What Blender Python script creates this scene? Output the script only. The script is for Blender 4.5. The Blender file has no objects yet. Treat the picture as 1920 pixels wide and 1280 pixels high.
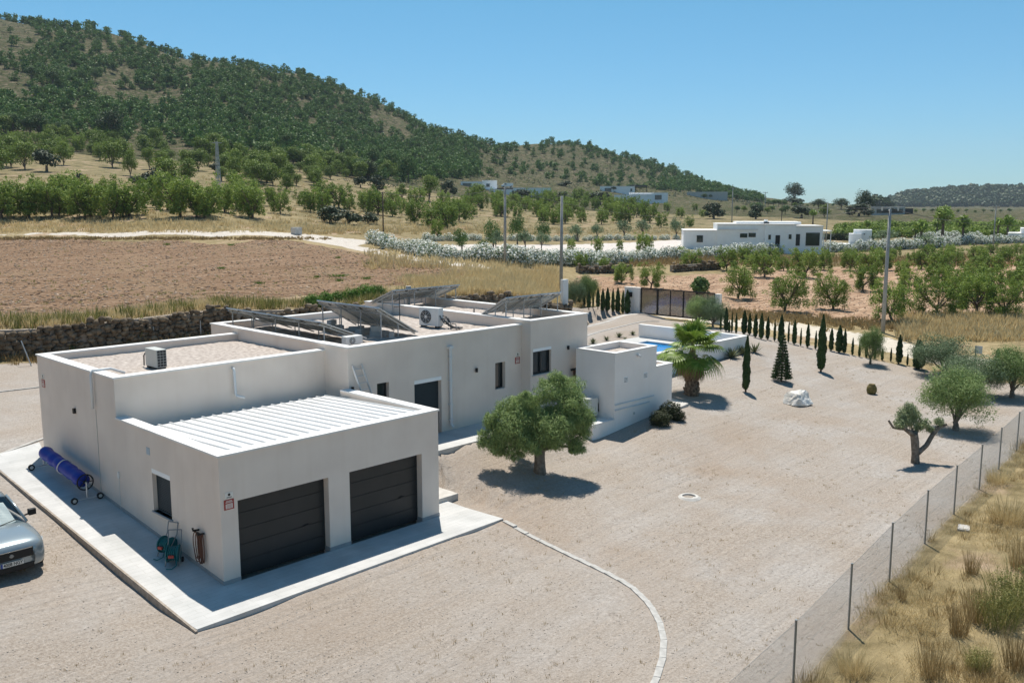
import bpy, math, random
import numpy as np
from mathutils import Vector, Matrix, Euler
random.seed(7); rng = np.random.default_rng(7)
SC = bpy.context.scene; COL = SC.collection
# ------------------------------------------------------------------ camera, sky, sun, exposure
F_PX, CAM_H = 1700.0, 9.5
PITCH = math.atan((640 - 387) / F_PX); YAW = math.radians(43.9)
cF = np.array([math.cos(YAW)*math.cos(PITCH), math.sin(YAW)*math.cos(PITCH), -math.sin(PITCH)])
cR = np.array([math.sin(YAW), -math.cos(YAW), 0.0]); cU = np.cross(cR, cF)
CAM = np.array([-10.66, -20.37, CAM_H])
cam_d = bpy.data.cameras.new('camera'); cam = bpy.data.objects.new('camera', cam_d); COL.objects.link(cam)
m = Matrix.Identity(4)
for i in range(3):
    m[i][0] = cR[i]; m[i][1] = cU[i]; m[i][2] = -cF[i]; m[i][3] = CAM[i]
cam.matrix_world = m
cam_d.sensor_width = 36; cam_d.lens = 36 * F_PX / 1920; cam_d.clip_end = 9000; cam_d.clip_start = 0.3
SC.camera = cam
SUN_EL, SUN_AZ = math.radians(66.5), math.radians(51.5)          # azimuth measured from +X towards +Y
world = bpy.data.worlds.new('World'); SC.world = world; world.use_nodes = True
wn = world.node_tree.nodes; wl = world.node_tree.links
sky = wn.new('ShaderNodeTexSky'); sky.sky_type = 'NISHITA'; sky.sun_disc = False
sky.sun_elevation = SUN_EL; sky.sun_rotation = math.pi/2 - SUN_AZ
sky.air_density = 1.0; sky.dust_density = 0.15; sky.ozone_density = 2.2; sky.altitude = 400
wn['Background'].inputs[1].default_value = 0.097
hs = wn.new('ShaderNodeMix'); hs.data_type = 'RGBA'; hs.blend_type = 'MULTIPLY'; hs.inputs[0].default_value = 1; 
stc = wn.new('ShaderNodeTexCoord'); sxy = wn.new('ShaderNodeSeparateXYZ'); srp = wn.new('ShaderNodeValToRGB')
srp.color_ramp.elements[0].position = 0.0; srp.color_ramp.elements[0].color = (0.48, 0.74, 0.98, 1); srp.color_ramp.elements[1].position = 0.28; srp.color_ramp.elements[1].color = (0.46, 0.90, 0.93, 1)
wl.new(stc.outputs['Generated'], sxy.inputs[0]); wl.new(sxy.outputs['Z'], srp.inputs[0]); wl.new(srp.outputs[0], hs.inputs[7])
wl.new(sky.outputs[0], hs.inputs[6]); wl.new(hs.outputs[2], wn['Background'].inputs[0])
sd = bpy.data.lights.new('sun', 'SUN'); sd.energy = 4.9; sd.angle = math.radians(0.53); sd.color = (1.0, 0.94, 0.84)
sun = bpy.data.objects.new('sun', sd); COL.objects.link(sun)
sv = Vector((math.cos(SUN_AZ)*math.cos(SUN_EL), math.sin(SUN_AZ)*math.cos(SUN_EL), math.sin(SUN_EL)))
sun.rotation_euler = sv.to_track_quat('Z', 'Y').to_euler()
SC.view_settings.view_transform = 'Standard'; SC.view_settings.look = 'None'
SC.view_settings.exposure = 0.3; SC.view_settings.gamma = 1.0; SC.view_settings.use_curve_mapping = False
SC.render.engine = 'CYCLES'
SC.cycles.max_bounces = 6; SC.cycles.transparent_max_bounces = 8; SC.cycles.volume_bounces = 0

# ------------------------------------------------------------------ materials
def mat(name, color, rough=0.8, color2=None, scale=6.0, detail=4.0, bump=0.0, bscale=None, metal=0.0, spec=0.3, lo=0.35, hi=0.65, stretch=None, coords='Object'):
    M = bpy.data.materials.new(name); M.use_nodes = True; nt = M.node_tree; N = nt.nodes; L = nt.links
    b = N['Principled BSDF']; b.inputs['Roughness'].default_value = rough; b.inputs['Metallic'].default_value = metal
    b.inputs['Specular IOR Level'].default_value = spec
    tc = N.new('ShaderNodeTexCoord'); src = tc.outputs[coords]
    if stretch:
        mp = N.new('ShaderNodeMapping'); mp.inputs['Scale'].default_value = stretch; L.new(src, mp.inputs[0]); src = mp.outputs[0]
    if color2 is not None:
        n = N.new('ShaderNodeTexNoise'); n.inputs['Scale'].default_value = scale; n.inputs['Detail'].default_value = detail; L.new(src, n.inputs['Vector'])
        r = N.new('ShaderNodeValToRGB'); r.color_ramp.elements[0].position = lo; r.color_ramp.elements[1].position = hi
        r.color_ramp.elements[0].color = (*color, 1); r.color_ramp.elements[1].color = (*color2, 1)
        L.new(n.outputs['Fac'], r.inputs[0]); L.new(r.outputs[0], b.inputs['Base Color'])
    else: b.inputs['Base Color'].default_value = (*color, 1)
    if bump:
        n2 = N.new('ShaderNodeTexNoise'); n2.inputs['Scale'].default_value = bscale or scale*4; n2.inputs['Detail'].default_value = 3; L.new(src, n2.inputs['Vector'])
        bp = N.new('ShaderNodeBump'); bp.inputs['Strength'].default_value = 1.0; bp.inputs['Distance'].default_value = bump
        L.new(n2.outputs['Fac'], bp.inputs['Height']); L.new(bp.outputs[0], b.inputs['Normal'])
    return M
def leafmat(name, c1, c2, trans=0.25, rough=0.6):
    M = bpy.data.materials.new(name); M.use_nodes = True; nt = M.node_tree; N = nt.nodes; L = nt.links
    b = N['Principled BSDF']; b.inputs['Roughness'].default_value = rough; b.inputs['Specular IOR Level'].default_value = 0.25
    g = N.new('ShaderNodeNewGeometry'); oi = N.new('ShaderNodeObjectInfo')
    a = N.new('ShaderNodeMath'); a.operation = 'MULTIPLY_ADD'; a.inputs[1].default_value = 0.6; L.new(g.outputs['Random Per Island'], a.inputs[0])
    mm = N.new('ShaderNodeMath'); mm.operation = 'MULTIPLY'; mm.inputs[1].default_value = 0.4; L.new(oi.outputs['Random'], mm.inputs[0]); L.new(mm.outputs[0], a.inputs[2])
    r = N.new('ShaderNodeValToRGB'); r.color_ramp.elements[0].color = (*c1, 1); r.color_ramp.elements[1].color = (*c2, 1)
    r.color_ramp.elements[0].position = 0.1; r.color_ramp.elements[1].position = 0.9
    L.new(a.outputs[0], r.inputs[0]); L.new(r.outputs[0], b.inputs['Base Color'])
    t = N.new('ShaderNodeBsdfTranslucent'); L.new(r.outputs[0], t.inputs[0])
    mx = N.new('ShaderNodeMixShader'); mx.inputs[0].default_value = trans
    L.new(b.outputs[0], mx.inputs[1]); L.new(t.outputs[0], mx.inputs[2]); L.new(mx.outputs[0], N['Material Output'].inputs['Surface'])
    return M
MT = {}
def plain(key, c, r=0.6, **k):
    MT[key] = mat(key, c, r, **k); return MT[key]
def stucco(name, c, c2):
    M = mat(name, c, 0.9, c2, scale=0.9, detail=6, bump=0.004, bscale=90, spec=0.15)
    nt = M.node_tree; N = nt.nodes; L = nt.links; b = N['Principled BSDF']
    src = b.inputs['Base Color'].links[0].from_socket
    tc = N.new('ShaderNodeTexCoord'); mp = N.new('ShaderNodeMapping'); mp.inputs['Scale'].default_value = (5, 5, 0.25); L.new(tc.outputs['Object'], mp.inputs[0])
    n = N.new('ShaderNodeTexNoise'); n.inputs['Scale'].default_value = 1.0; n.inputs['Detail'].default_value = 5; L.new(mp.outputs[0], n.inputs['Vector'])
    r = N.new('ShaderNodeValToRGB'); r.color_ramp.elements[0].position = 0.5; r.color_ramp.elements[1].position = 0.8
    r.color_ramp.elements[0].color = (1, 1, 1, 1); r.color_ramp.elements[1].color = (0.93, 0.91, 0.88, 1); L.new(n.outputs['Fac'], r.inputs[0])
    mx = N.new('ShaderNodeMix'); mx.data_type = 'RGBA'; mx.blend_type = 'MULTIPLY'; mx.inputs[0].default_value = 0.45
    L.new(src, mx.inputs[6]); L.new(r.outputs[0], mx.inputs[7]); L.new(mx.outputs[2], b.inputs['Base Color'])
    return M
MT['stucco'] = stucco('stucco', (0.71, 0.62, 0.545), (0.77, 0.68, 0.60))
MT['stucco_w'] = stucco('stucco_white', (0.85, 0.79, 0.735), (0.90, 0.84, 0.785))
MT['white'] = mat('white_paint', (0.92, 0.92, 0.91), 0.8, (0.87, 0.87, 0.86), scale=1.3)
MT['coping'] = mat('coping_stone', (0.78, 0.765, 0.74), 0.7, (0.66, 0.65, 0.63), scale=1.2, detail=6)
MT['sheet'] = mat('white_sheet_metal', (0.80, 0.80, 0.79), 0.45, (0.74, 0.735, 0.72), scale=1.2, detail=5)
MT['roofgravel'] = mat('roof_gravel', (0.30, 0.25, 0.22), 0.95, (0.56, 0.50, 0.45), scale=7, detail=10, bump=0.03, bscale=22, lo=0.3, hi=0.7)
MT['anthracite'] = mat('anthracite_metal', (0.014, 0.019, 0.021), 0.38, (0.022, 0.024, 0.026), scale=2, spec=0.35)
plain('glass', (0.02, 0.03, 0.035), 0.06, spec=0.8)
plain('black', (0.012, 0.012, 0.013), 0.5)
plain('darkmetal', (0.05, 0.055, 0.06), 0.5)
plain('grey_metal', (0.27, 0.28, 0.28), 0.45, metal=0.6)
plain('galv', (0.42, 0.44, 0.45), 0.5, metal=0.5)
MT['alu'] = mat('aluminium', (0.55, 0.56, 0.57), 0.4, metal=0.7)
MT['baseboard'] = mat('grey_skirting_tile', (0.30, 0.31, 0.32), 0.7, (0.35, 0.36, 0.36), scale=3)
MT['paving'] = None
MT['concrete'] = mat('concrete', (0.42, 0.40, 0.37), 0.9, (0.55, 0.53, 0.50), scale=2.5, detail=8, bump=0.004)
MT['rough_conc'] = mat('rough_concrete_edge', (0.26, 0.22, 0.18), 0.95, (0.38, 0.33, 0.28), scale=7, detail=8, bump=0.01)
MT['bark'] = mat('bark', (0.09, 0.065, 0.045), 0.95, (0.2, 0.155, 0.12), scale=9, detail=6, bump=0.03, bscale=20)
MT['barkg'] = mat('olive_bark', (0.13, 0.105, 0.08), 0.95, (0.26, 0.22, 0.18), scale=7, detail=7, bump=0.04, bscale=14)
MT['wood_pole'] = mat('dark_wood_pole', (0.06, 0.045, 0.035), 0.9, (0.11, 0.09, 0.07), scale=3)
MT['pole'] = mat('concrete_pole', (0.30, 0.30, 0.29), 0.85, (0.38, 0.38, 0.37), scale=3)
MT['stone'] = mat('field_stone', (0.12, 0.10, 0.085), 0.95, (0.36, 0.32, 0.27), scale=3.5, detail=5, bump=0.03, bscale=9, lo=0.3, hi=0.7)
MT['whiterock'] = mat('white_limestone', (0.62, 0.58, 0.52), 0.9, (0.86, 0.84, 0.80), scale=2.2, detail=8, bump=0.05, bscale=6)
plain('plastic_w', (0.72, 0.72, 0.70), 0.5); plain('plastic_g', (0.52, 0.53, 0.50), 0.5)
plain('pvc', (0.66, 0.68, 0.69), 0.4)
plain('red', (0.35, 0.05, 0.04), 0.6); plain('signwhite', (0.75, 0.72, 0.66), 0.6)
plain('backsheet', (0.80, 0.80, 0.78), 0.5); plain('teal', (0.01, 0.13, 0.14), 0.5)
plain('coverblue', (0.008, 0.03, 0.30), 0.5); plain('hose', (0.13, 0.055, 0.035), 0.6)
plain('pvglass', (0.015, 0.02, 0.04), 0.12, spec=0.7)
for k_, c_, f_ in (('pvglass',(.5,.53,.5),.35),('backsheet',(.85,.85,.82),.4)):
    nt_ = MT[k_].node_tree; a_ = nt_.nodes.new('ShaderNodeBsdfTranslucent'); a_.inputs[0].default_value = (*c_,1); b_ = nt_.nodes.new('ShaderNodeMixShader'); b_.inputs[0].default_value = f_
    nt_.links.new(nt_.nodes['Principled BSDF'].outputs[0], b_.inputs[1]); nt_.links.new(a_.outputs[0], b_.inputs[2]); nt_.links.new(b_.outputs[0], nt_.nodes['Material Output'].inputs[0])
plain('tyre', (0.02, 0.02, 0.02), 0.85)

# ------------------------------------------------------------------ mesh helpers
class MB:
    def __init__(s): s.v = []; s.f = []; s.mi = []
    def add(s, vs, fs, mi=0):
        o = len(s.v); s.v += [tuple(map(float, p)) for p in vs]; s.f += [tuple(i+o for i in f) for f in fs]; s.mi += [mi]*len(fs)
    def box(s, x0, x1, y0, y1, z0, z1, mi=0):
        s.add([(x0,y0,z0),(x1,y0,z0),(x1,y1,z0),(x0,y1,z0),(x0,y0,z1),(x1,y0,z1),(x1,y1,z1),(x0,y1,z1)],
              [(0,3,2,1),(4,5,6,7),(0,1,5,4),(1,2,6,5),(2,3,7,6),(3,0,4,7)], mi)
    def prism(s, poly, z0, z1, mi=0):
        n = len(poly); zt = z1 if callable(z1) else (lambda x, y: z1); zb = z0 if callable(z0) else (lambda x, y: z0)
        s.add([(x,y,zb(x,y)) for x,y in poly]+[(x,y,zt(x,y)) for x,y in poly],
              [tuple(range(n-1,-1,-1)), tuple(range(n,2*n))]+[(i,(i+1)%n,(i+1)%n+n,i+n) for i in range(n)], mi)
    def tube(s, pts, rad, n=8, mi=0, cap=True):
        pts = [Vector(p) for p in pts]; R = rad if hasattr(rad, '__len__') else [rad]*len(pts)
        vs = []; fs = []; ref = None
        for i, p in enumerate(pts):
            d = (pts[min(i+1,len(pts)-1)]-pts[max(i-1,0)]).normalized()
            if ref is None: ref = Vector((0,0,1)) if abs(d.z) < .9 else Vector((1,0,0))
            a = d.cross(ref).normalized(); b = a.cross(d).normalized(); ref = b
            for k in range(n):
                t = 2*math.pi*k/n; vs.append(p+(a*math.cos(t)+b*math.sin(t))*R[i])
        for i in range(len(pts)-1):
            for k in range(n): fs.append((i*n+k, (i+1)*n+k, (i+1)*n+(k+1)%n, i*n+(k+1)%n))
        if cap: fs += [tuple(range(n)), tuple(range(len(vs)-1, len(vs)-n-1, -1))]
        s.add(vs, fs, mi)
    def bar(s, p0, p1, w, h, mi=0):
        p0 = Vector(p0); p1 = Vector(p1); d = (p1-p0).normalized(); r = Vector((0,0,1)) if abs(d.z) < .95 else Vector((1,0,0))
        a = d.cross(r).normalized()*w/2; b = a.cross(d).normalized()*h/2
        vs = [p+x for p in (p0,p1) for x in (-a-b, a-b, a+b, -a+b)]
        s.add(vs, [(0,1,2,3),(7,6,5,4),(0,4,5,1),(1,5,6,2),(2,6,7,3),(3,7,4,0)], mi)
    def wallx(s, x0, x1, y0, y1, z0, z1, ops=(), mi=0): s._wall(0, x0, x1, y0, y1, z0, z1, ops, mi)
    def wally(s, y0, y1, x0, x1, z0, z1, ops=(), mi=0): s._wall(1, y0, y1, x0, x1, z0, z1, ops, mi)
    def _wall(s, ax, a0, a1, t0, t1, z0, z1, ops, mi):
        A = sorted({a0,a1,*[o[0] for o in ops],*[o[1] for o in ops]}); Z = sorted({z0,z1,*[o[2] for o in ops],*[o[3] for o in ops]})
        for i in range(len(A)-1):
            j = 0
            while j < len(Z)-1:
                def solid(j): 
                    ca, cz = (A[i]+A[i+1])/2, (Z[j]+Z[j+1])/2
                    return not any(o[0] < ca < o[1] and o[2] < cz < o[3] for o in ops)
                if not solid(j): j += 1; continue
                k = j
                while k+1 < len(Z)-1 and solid(k+1): k += 1
                if ax == 0: s.box(A[i],A[i+1],t0,t1,Z[j],Z[k+1],mi)
                else: s.box(t0,t1,A[i],A[i+1],Z[j],Z[k+1],mi)
                j = k+1
    def build(s, name, m, parent=None, smooth=False, bevel=0, loc=None):
        me = bpy.data.meshes.new(name); me.from_pydata(s.v, [], s.f)
        ms = m if isinstance(m, (list, tuple)) else [m]
        for q in ms: me.materials.append(q)
        if len(ms) > 1: me.polygons.foreach_set('material_index', s.mi)
        if smooth: me.polygons.foreach_set('use_smooth', [True]*len(me.polygons))
        me.update(); o = bpy.data.objects.new(name, me); COL.objects.link(o)
        if parent: o.parent = parent
        if loc is not None: o.location = loc
        if bevel:
            b = o.modifiers.new('bevel', 'BEVEL'); b.width = bevel; b.segments = 2; b.limit_method = 'ANGLE'
        return o
def npmesh(name, V, Fc, mats, mi=None, smooth=False):
    me = bpy.data.meshes.new(name); n = Fc.shape[1]
    me.vertices.add(len(V)); me.vertices.foreach_set('co', np.asarray(V, np.float32).ravel())
    me.loops.add(Fc.size); me.loops.foreach_set('vertex_index', Fc.astype(np.int32).ravel())
    me.polygons.add(len(Fc)); me.polygons.foreach_set('loop_start', np.arange(0, Fc.size, n, dtype=np.int32))
    for q in (mats if isinstance(mats, (list, tuple)) else [mats]): me.materials.append(q)
    if mi is not None: me.polygons.foreach_set('material_index', np.asarray(mi, np.int32))
    if smooth: me.polygons.foreach_set('use_smooth', np.ones(len(Fc), bool))
    me.update(calc_edges=True); return me
def link(name, me, parent=None):
    o = bpy.data.objects.new(name, me); COL.objects.link(o)
    if parent: o.parent = parent
    return o
def tag(o, label=None, cat=None, group=None, kind=None):
    if label: o['label'] = label
    if cat: o['category'] = cat
    if group: o['group'] = group
    if kind: o['kind'] = kind
    return o
def thing(name, label, cat, loc=(0,0,0), rz=0, group=None):
    o = bpy.data.objects.new(name, None); COL.objects.link(o); o.location = loc; o.rotation_euler = (0,0,rz)
    o.empty_display_size = 0.2
    return tag(o, label, cat, group)
KIDS = {}
def dup(o, loc, rz=0, sc=1, label=None, group=None):
    c = o.copy(); COL.objects.link(c); c.location = loc; c.rotation_euler = (0,0,rz)
    c.scale = sc if hasattr(sc, '__len__') else (sc,sc,sc)
    if label: c['label'] = label
    if group: c['group'] = group
    if o.name not in KIDS: KIDS[o.name] = list(o.children)
    for ch in KIDS[o.name]:
        d = ch.copy(); COL.objects.link(d); d.parent = c
        if ch.name not in KIDS: KIDS[ch.name] = list(ch.children)
        for g in KIDS[ch.name]:
            e = g.copy(); COL.objects.link(e); e.parent = d
    return c

# ------------------------------------------------------------------ terrain
def ray(px, py):
    r = F_PX*cF + (px-960)*cR - (py-640)*cU; return r
def wpt(px, D, py=None):
    """point at horizontal forward distance D (m) in picture column px; height from the row"""
    r = ray(px, 387 if py is None else py); h = math.cos(YAW)*r[0]+math.sin(YAW)*r[1]; return CAM + r*(D/h)
WALL_LINE = [(-60, 31.6), (4.3, 30.5), (15.4, 29.7), (33.8, 27.2), (42.5, 24.6)]
def seg_y(x):
    xs = [p[0] for p in WALL_LINE]; ys = [p[1] for p in WALL_LINE]; return np.interp(x, xs, ys)
def sstep(t): t = np.clip(t, 0, 1); return t*t*(3-2*t)
def step_h(x, y):
    x = np.asarray(x, float); y = np.asarray(y, float)
    return 1.55*sstep((y-seg_y(x)-0.15)/0.5)*(1-sstep((x-41)/16))
NEAR = [(-1.8,-1.95,-.07),(9,-2,-.03),(4,-2,-.07),(6.5,-1.9,-.06),(1,-1.95,-.07),(2,2,.1),(5,4,.3),(3,9,.8),(12,8,1.1),(17,9,1.1),(8,6,.7),(-1.8,0,-.06),(-3,-1,.02),(-1.8,3.5,.22),(-1.8,10,.84),(-1.8,6.5,.53),(8.2,2.3,.86),(9.2,2.3,.92),(8.0,2.62,1.04),(9.3,2.62,1.05),(11,2.62,1.06),(14,2.6,1.03),(11,1.2,.62),(9.8,1.6,.62),(-15,28,1.45),(-5,27,1.5),(-22,30,1.4),(-15,36,3.2),(-5,36,3.25),(10,35,3.3),(25,31.5,3.1),(25,38,3.4),(-30,36,3.2),(0,17,1.35),(-14,17,1.2),(38,24,1.1),(-30,-18,0),(0,-13,0),(-12,-10,0),(10,-12,0),(20,-11.7,0),(28,-10.7,0),(20,-17,-.1),(5,-18,0),(40,-12,.1),(34,-18,0),(60,-14,.3),
 (8.7,.4,-.02),(9.2,1.5,.28),(-1.8,2,.08),(-1.8,5,.37),(-1.8,8,.65),(-1.8,12,1.02),(-4.5,2.5,.30),(-6,6,.52),(-8,12,.9),(-4,16,1.3),(3,14,1.25),(10,17,1.25),
 (-10,22,1.4),(3.5,22.7,1.45),(5,28,1.5),(18,26,1.5),(28,22,1.3),(-30,20,1.3),(-30,5,.6),(20,15,1.15),
 (12,0,.35),(12.5,2.6,.95),(12,-5,.05),(15,0,.25),(15.5,3,.9),(16.8,1.5,.27),(19.5,1.5,.5),(22.4,1.5,.75),(18,-3,.1),(24,0,.5),(25.5,2.6,.7),(29,1.5,.62),(33,2,.75),
 (37,2,.7),(36,5.3,1.3),(30,4.8,1.1),(37.5,8,1.35),(27,-5,.15),(34,-2.4,.22),(41,.5,.55),(35,-8,.1),(42,-4,.3),(45,8,.75),(46.5,14,.8),(48,20,.8),(49,24,.85),(47,28,1.0),(36,16,1.15),(40,20,1.0),(26,14,1.1),
 (52,4,.9),(55,-4,.7),(56,14,1.0),(60,24,1.2),(55,-12,.4)]
FAR = {-350:[(50,3.4),(60,3.6),(110,5.4),(125,8.5),(200,17),(300,36),(450,95),(600,150),(700,178),(900,165),(1500,120),(3500,60)],
 0:[(48,3.35),(70,4.3),(105,5.7),(113,6.6),(120,8.2),(150,11),(190,15.8),(280,28.6),(420,69),(600,-28),(640,-26),(900,110),(1800,60),(3500,30)],
 200:[(105,5.7),(122,8.2),(190,15),(280,26),(420,60),(600,-60),(800,90),(1800,50)],
 300:[(600,-92),(300,26),(430,55)],
 400:[(58,3.6),(75,4.3),(105,5.7),(125,8.5),(200,13.8),(280,23.7),(430,56),(600,-114),(820,80),(1800,45),(3500,25)],
 500:[(600,-131)],560:[(610,-141),(450,50)],640:[(630,-166)],
 700:[(67,3.4),(100,4.4),(140,6.3),(170,8.2),(250,13.4),(400,29.8),(520,50),(650,-190),(850,55),(1800,30),(3500,15)],
 760:[(660,-216)],850:[(680,-256)],900:[(700,-270),(450,26)],
 960:[(76,3.2),(95,3.8),(130,4),(180,5),(240,7.7),(350,13),(500,29),(740,-281),(950,40),(1800,15),(3500,8)],
 1000:[(750,-278)],1050:[(750,-270),(500,26)],1100:[(760,-279)],
 1200:[(70,1.2),(95,1.6),(120,2.6),(160,3.4),(250,6.5),(420,12),(560,22),(800,-304),(1000,25),(2200,4)],
 1280:[(800,-328)],1350:[(780,-356)],
 1400:[(85,.95),(120,1.9),(150,2.3),(210,4.2),(330,8),(500,12.5),(700,-370),(1200,9),(3500,0)],
 1600:[(85,.9),(140,1.9),(200,3.2),(350,6.8),(600,8.2),(900,8.8),(1500,5),(3500,0)],
 1700:[(1300,6),(1700,-363),(2200,5)],1760:[(1300,6),(1700,-354),(2300,8)],1850:[(1700,-352),(2400,10)],
 1950:[(65,.6),(110,1.6),(160,2.6),(230,3.7),(400,6.0),(800,6.2),(1300,8),(1700,-347),(2500,10)],
 2300:[(65,.4),(110,1.3),(230,3),(600,5),(1300,10),(1700,50),(2500,10)]}
def pol(x, y):
    dx = np.asarray(x, float)-CAM[0]; dy = np.asarray(y, float)-CAM[1]
    th = np.arctan2(dy, dx)-YAW; th = np.where(th > math.pi, th-2*math.pi, th); th = np.where(th < -math.pi, th+2*math.pi, th)
    r = np.maximum(np.hypot(dx, dy), 2.0); return th*3.2, np.log(r)
cp = []
for x, y, z in NEAR: cp.append((x, y, z))
for px, L_ in FAR.items():
    for D, z in L_:
        P = wpt(px, D)
        if z < 0: z = wpt(px, D, -z)[2]
        cp.append((P[0], P[1], z))
cp = np.array(cp); cu, cv = pol(cp[:,0], cp[:,1]); cz = cp[:,2]-step_h(cp[:,0], cp[:,1])
def phi(r): return np.sqrt(r*r+0.0009)
def solve():
    n = len(cu); A = np.zeros((n+3, n+3)); d = np.hypot(cu[:,None]-cu[None], cv[:,None]-cv[None])
    A[:n,:n] = phi(d); A[:n,n:] = np.stack([np.ones(n), cu, cv], 1); A[n:,:n] = A[:n,n:].T
    A[np.arange(n), np.arange(n)] -= 2e-3
    b = np.zeros(n+3); b[:n] = cz; return np.linalg.lstsq(A, b, rcond=None)[0]
TW = solve()
def T(x, y):
    u, v = pol(x, y); sh = u.shape; u = u.ravel(); v = v.ravel(); out = np.empty(len(u))
    for i in range(0, len(u), 20000):
        a, b = u[i:i+20000], v[i:i+20000]; d = np.hypot(a[:,None]-cu[None], b[:,None]-cv[None])
        out[i:i+20000] = phi(d)@TW[:-3] + TW[-3] + TW[-2]*a + TW[-1]*b
    r = np.exp(v); n = 0.5*np.sin(u*9+v*13)+0.5*np.sin(u*23-v*17+1)
    out += np.clip((r-250)/400, 0, 1)*n*2.0
    out = out.reshape(sh)+step_h(x, y)
    X = np.asarray(x, float); Y = np.asarray(y, float)
    pav = (X > -1.56) & (X < 8.45) & (Y > -1.58) & (Y < 12.6)
    out = np.where(pav & ((X < 7.3) | (Y < 1.0)), np.minimum(out, np.maximum(0, Y)*.0915-.045-.115*np.clip(np.minimum(np.minimum(X+1.56, 8.45-X), Y+1.58)/.7, 0, 1)), out)
    rim = (X > -2.5) & (X < 9.3) & (Y > -2.9) & (Y < 12.6) & ((X < -1.4) | (Y < -1.4) | ((X > 8.2) & (Y < .45)))
    out = np.where(rim, np.minimum(out, np.maximum(0, Y)*.0915-.045), out)
    out = np.where((X > 7.2) & (X < 9.0) & (Y > .4) & (Y < 1.95), np.minimum(out, .0), out)
    ter = (X > 7.5) & (X < 22.0) & (Y > 2.95) & (Y < 13.5); out = np.where(ter, np.minimum(out, .8), out)
    dk_ = (X > 22.4) & (X < 35.2) & (Y > 5.75) & (Y < 12.6); out = np.where(dk_, np.minimum(out, -.3), out)
    return out
def Tz(x, y): return float(T(np.array([x]), np.array([y]))[0])
TH = np.concatenate([np.linspace(-2.9,-0.78,50,endpoint=False), np.linspace(-0.78,0.78,420), np.linspace(0.8,2.9,50)])
RR = np.exp(np.linspace(math.log(2.2), math.log(3200), 430))
gx = CAM[0]+np.outer(RR, np.cos(TH+YAW)); gy = CAM[1]+np.outer(RR, np.sin(TH+YAW)); gz = T(gx, gy)
nr, nc = gx.shape
def TG(x, y):
    u, v = pol(x, y); th = u/3.2; fi = np.interp(th, TH, np.arange(nc)); fj = np.interp(v, np.log(RR), np.arange(nr))
    i = np.clip(fi.astype(int), 0, nc-2); j = np.clip(fj.astype(int), 0, nr-2); a = fi-i; b = fj-j
    return (gz[j,i]*(1-a)+gz[j,i+1]*a)*(1-b)+(gz[j+1,i]*(1-a)+gz[j+1,i+1]*a)*b
def hits(pts):
    """where the sight lines through picture points meet the terrain (vectorised march)"""
    R = np.array([ray(*p) for p in pts]); R = R/np.hypot(R[:,0], R[:,1])[:,None]
    ts = np.exp(np.linspace(math.log(9), math.log(2600), 420)); res = np.zeros((len(pts), 3)); 
    X = CAM[0]+R[:,0:1]*ts; Y = CAM[1]+R[:,1:2]*ts; Z = CAM[2]+R[:,2:3]*ts; gap = Z-TG(X, Y); below = gap < 0
    gap[:, :60] = 1e9
    k = np.where(below.any(1), below.argmax(1), (gap/ts).argmin(1))
    lo = ts[np.maximum(k-1, 0)]; hi = ts[k]
    for _ in range(14):
        mid = (lo+hi)/2; bb = CAM[2]+R[:,2]*mid < T(CAM[0]+R[:,0]*mid, CAM[1]+R[:,1]*mid)
        hi = np.where(bb, mid, hi); lo = np.where(bb, lo, mid)
    res = CAM+R*hi[:,None]; res[:,2] = T(res[:,0], res[:,1]); return res
def at(px, py): return hits([(px, py)])[0]
def on(x, y, dz=0): return (x, y, Tz(x, y)+dz)
def fwd(P): return float((np.array(P)-CAM)@cF)
def poly_px(L_): return hits(L_)[:, :2]
def sdf(P, poly):
    poly = np.asarray(poly); n = len(poly); d = np.full(len(P), 1e9); ins = np.zeros(len(P), bool)
    for i in range(n):
        a = poly[i]; b = poly[(i+1)%n]; e = b-a; w = P-a; t = np.clip((w@e)/(e@e+1e-9), 0, 1)
        d = np.minimum(d, np.hypot(*(w-t[:,None]*e).T))
        c = ((a[1] <= P[:,1]) != (b[1] <= P[:,1])) & (P[:,0] < (b[0]-a[0])*(P[:,1]-a[1])/(b[1]-a[1]+1e-12)+a[0]); ins ^= c
    return np.where(ins, d, -d)
FENCE = [(-36, -16.3), (2.0, -12.98), (5.38, -12.71), (8.71,-12.38),(11.86,-12.06),(15.18,-11.75),(18.45,-11.46),(21.77,-11.19),(24.81,-10.93),(28.05,-10.65),(31.3,-10.35),(34.5,-10.05),(37.8,-9.75),(41,-9.4)]
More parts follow.
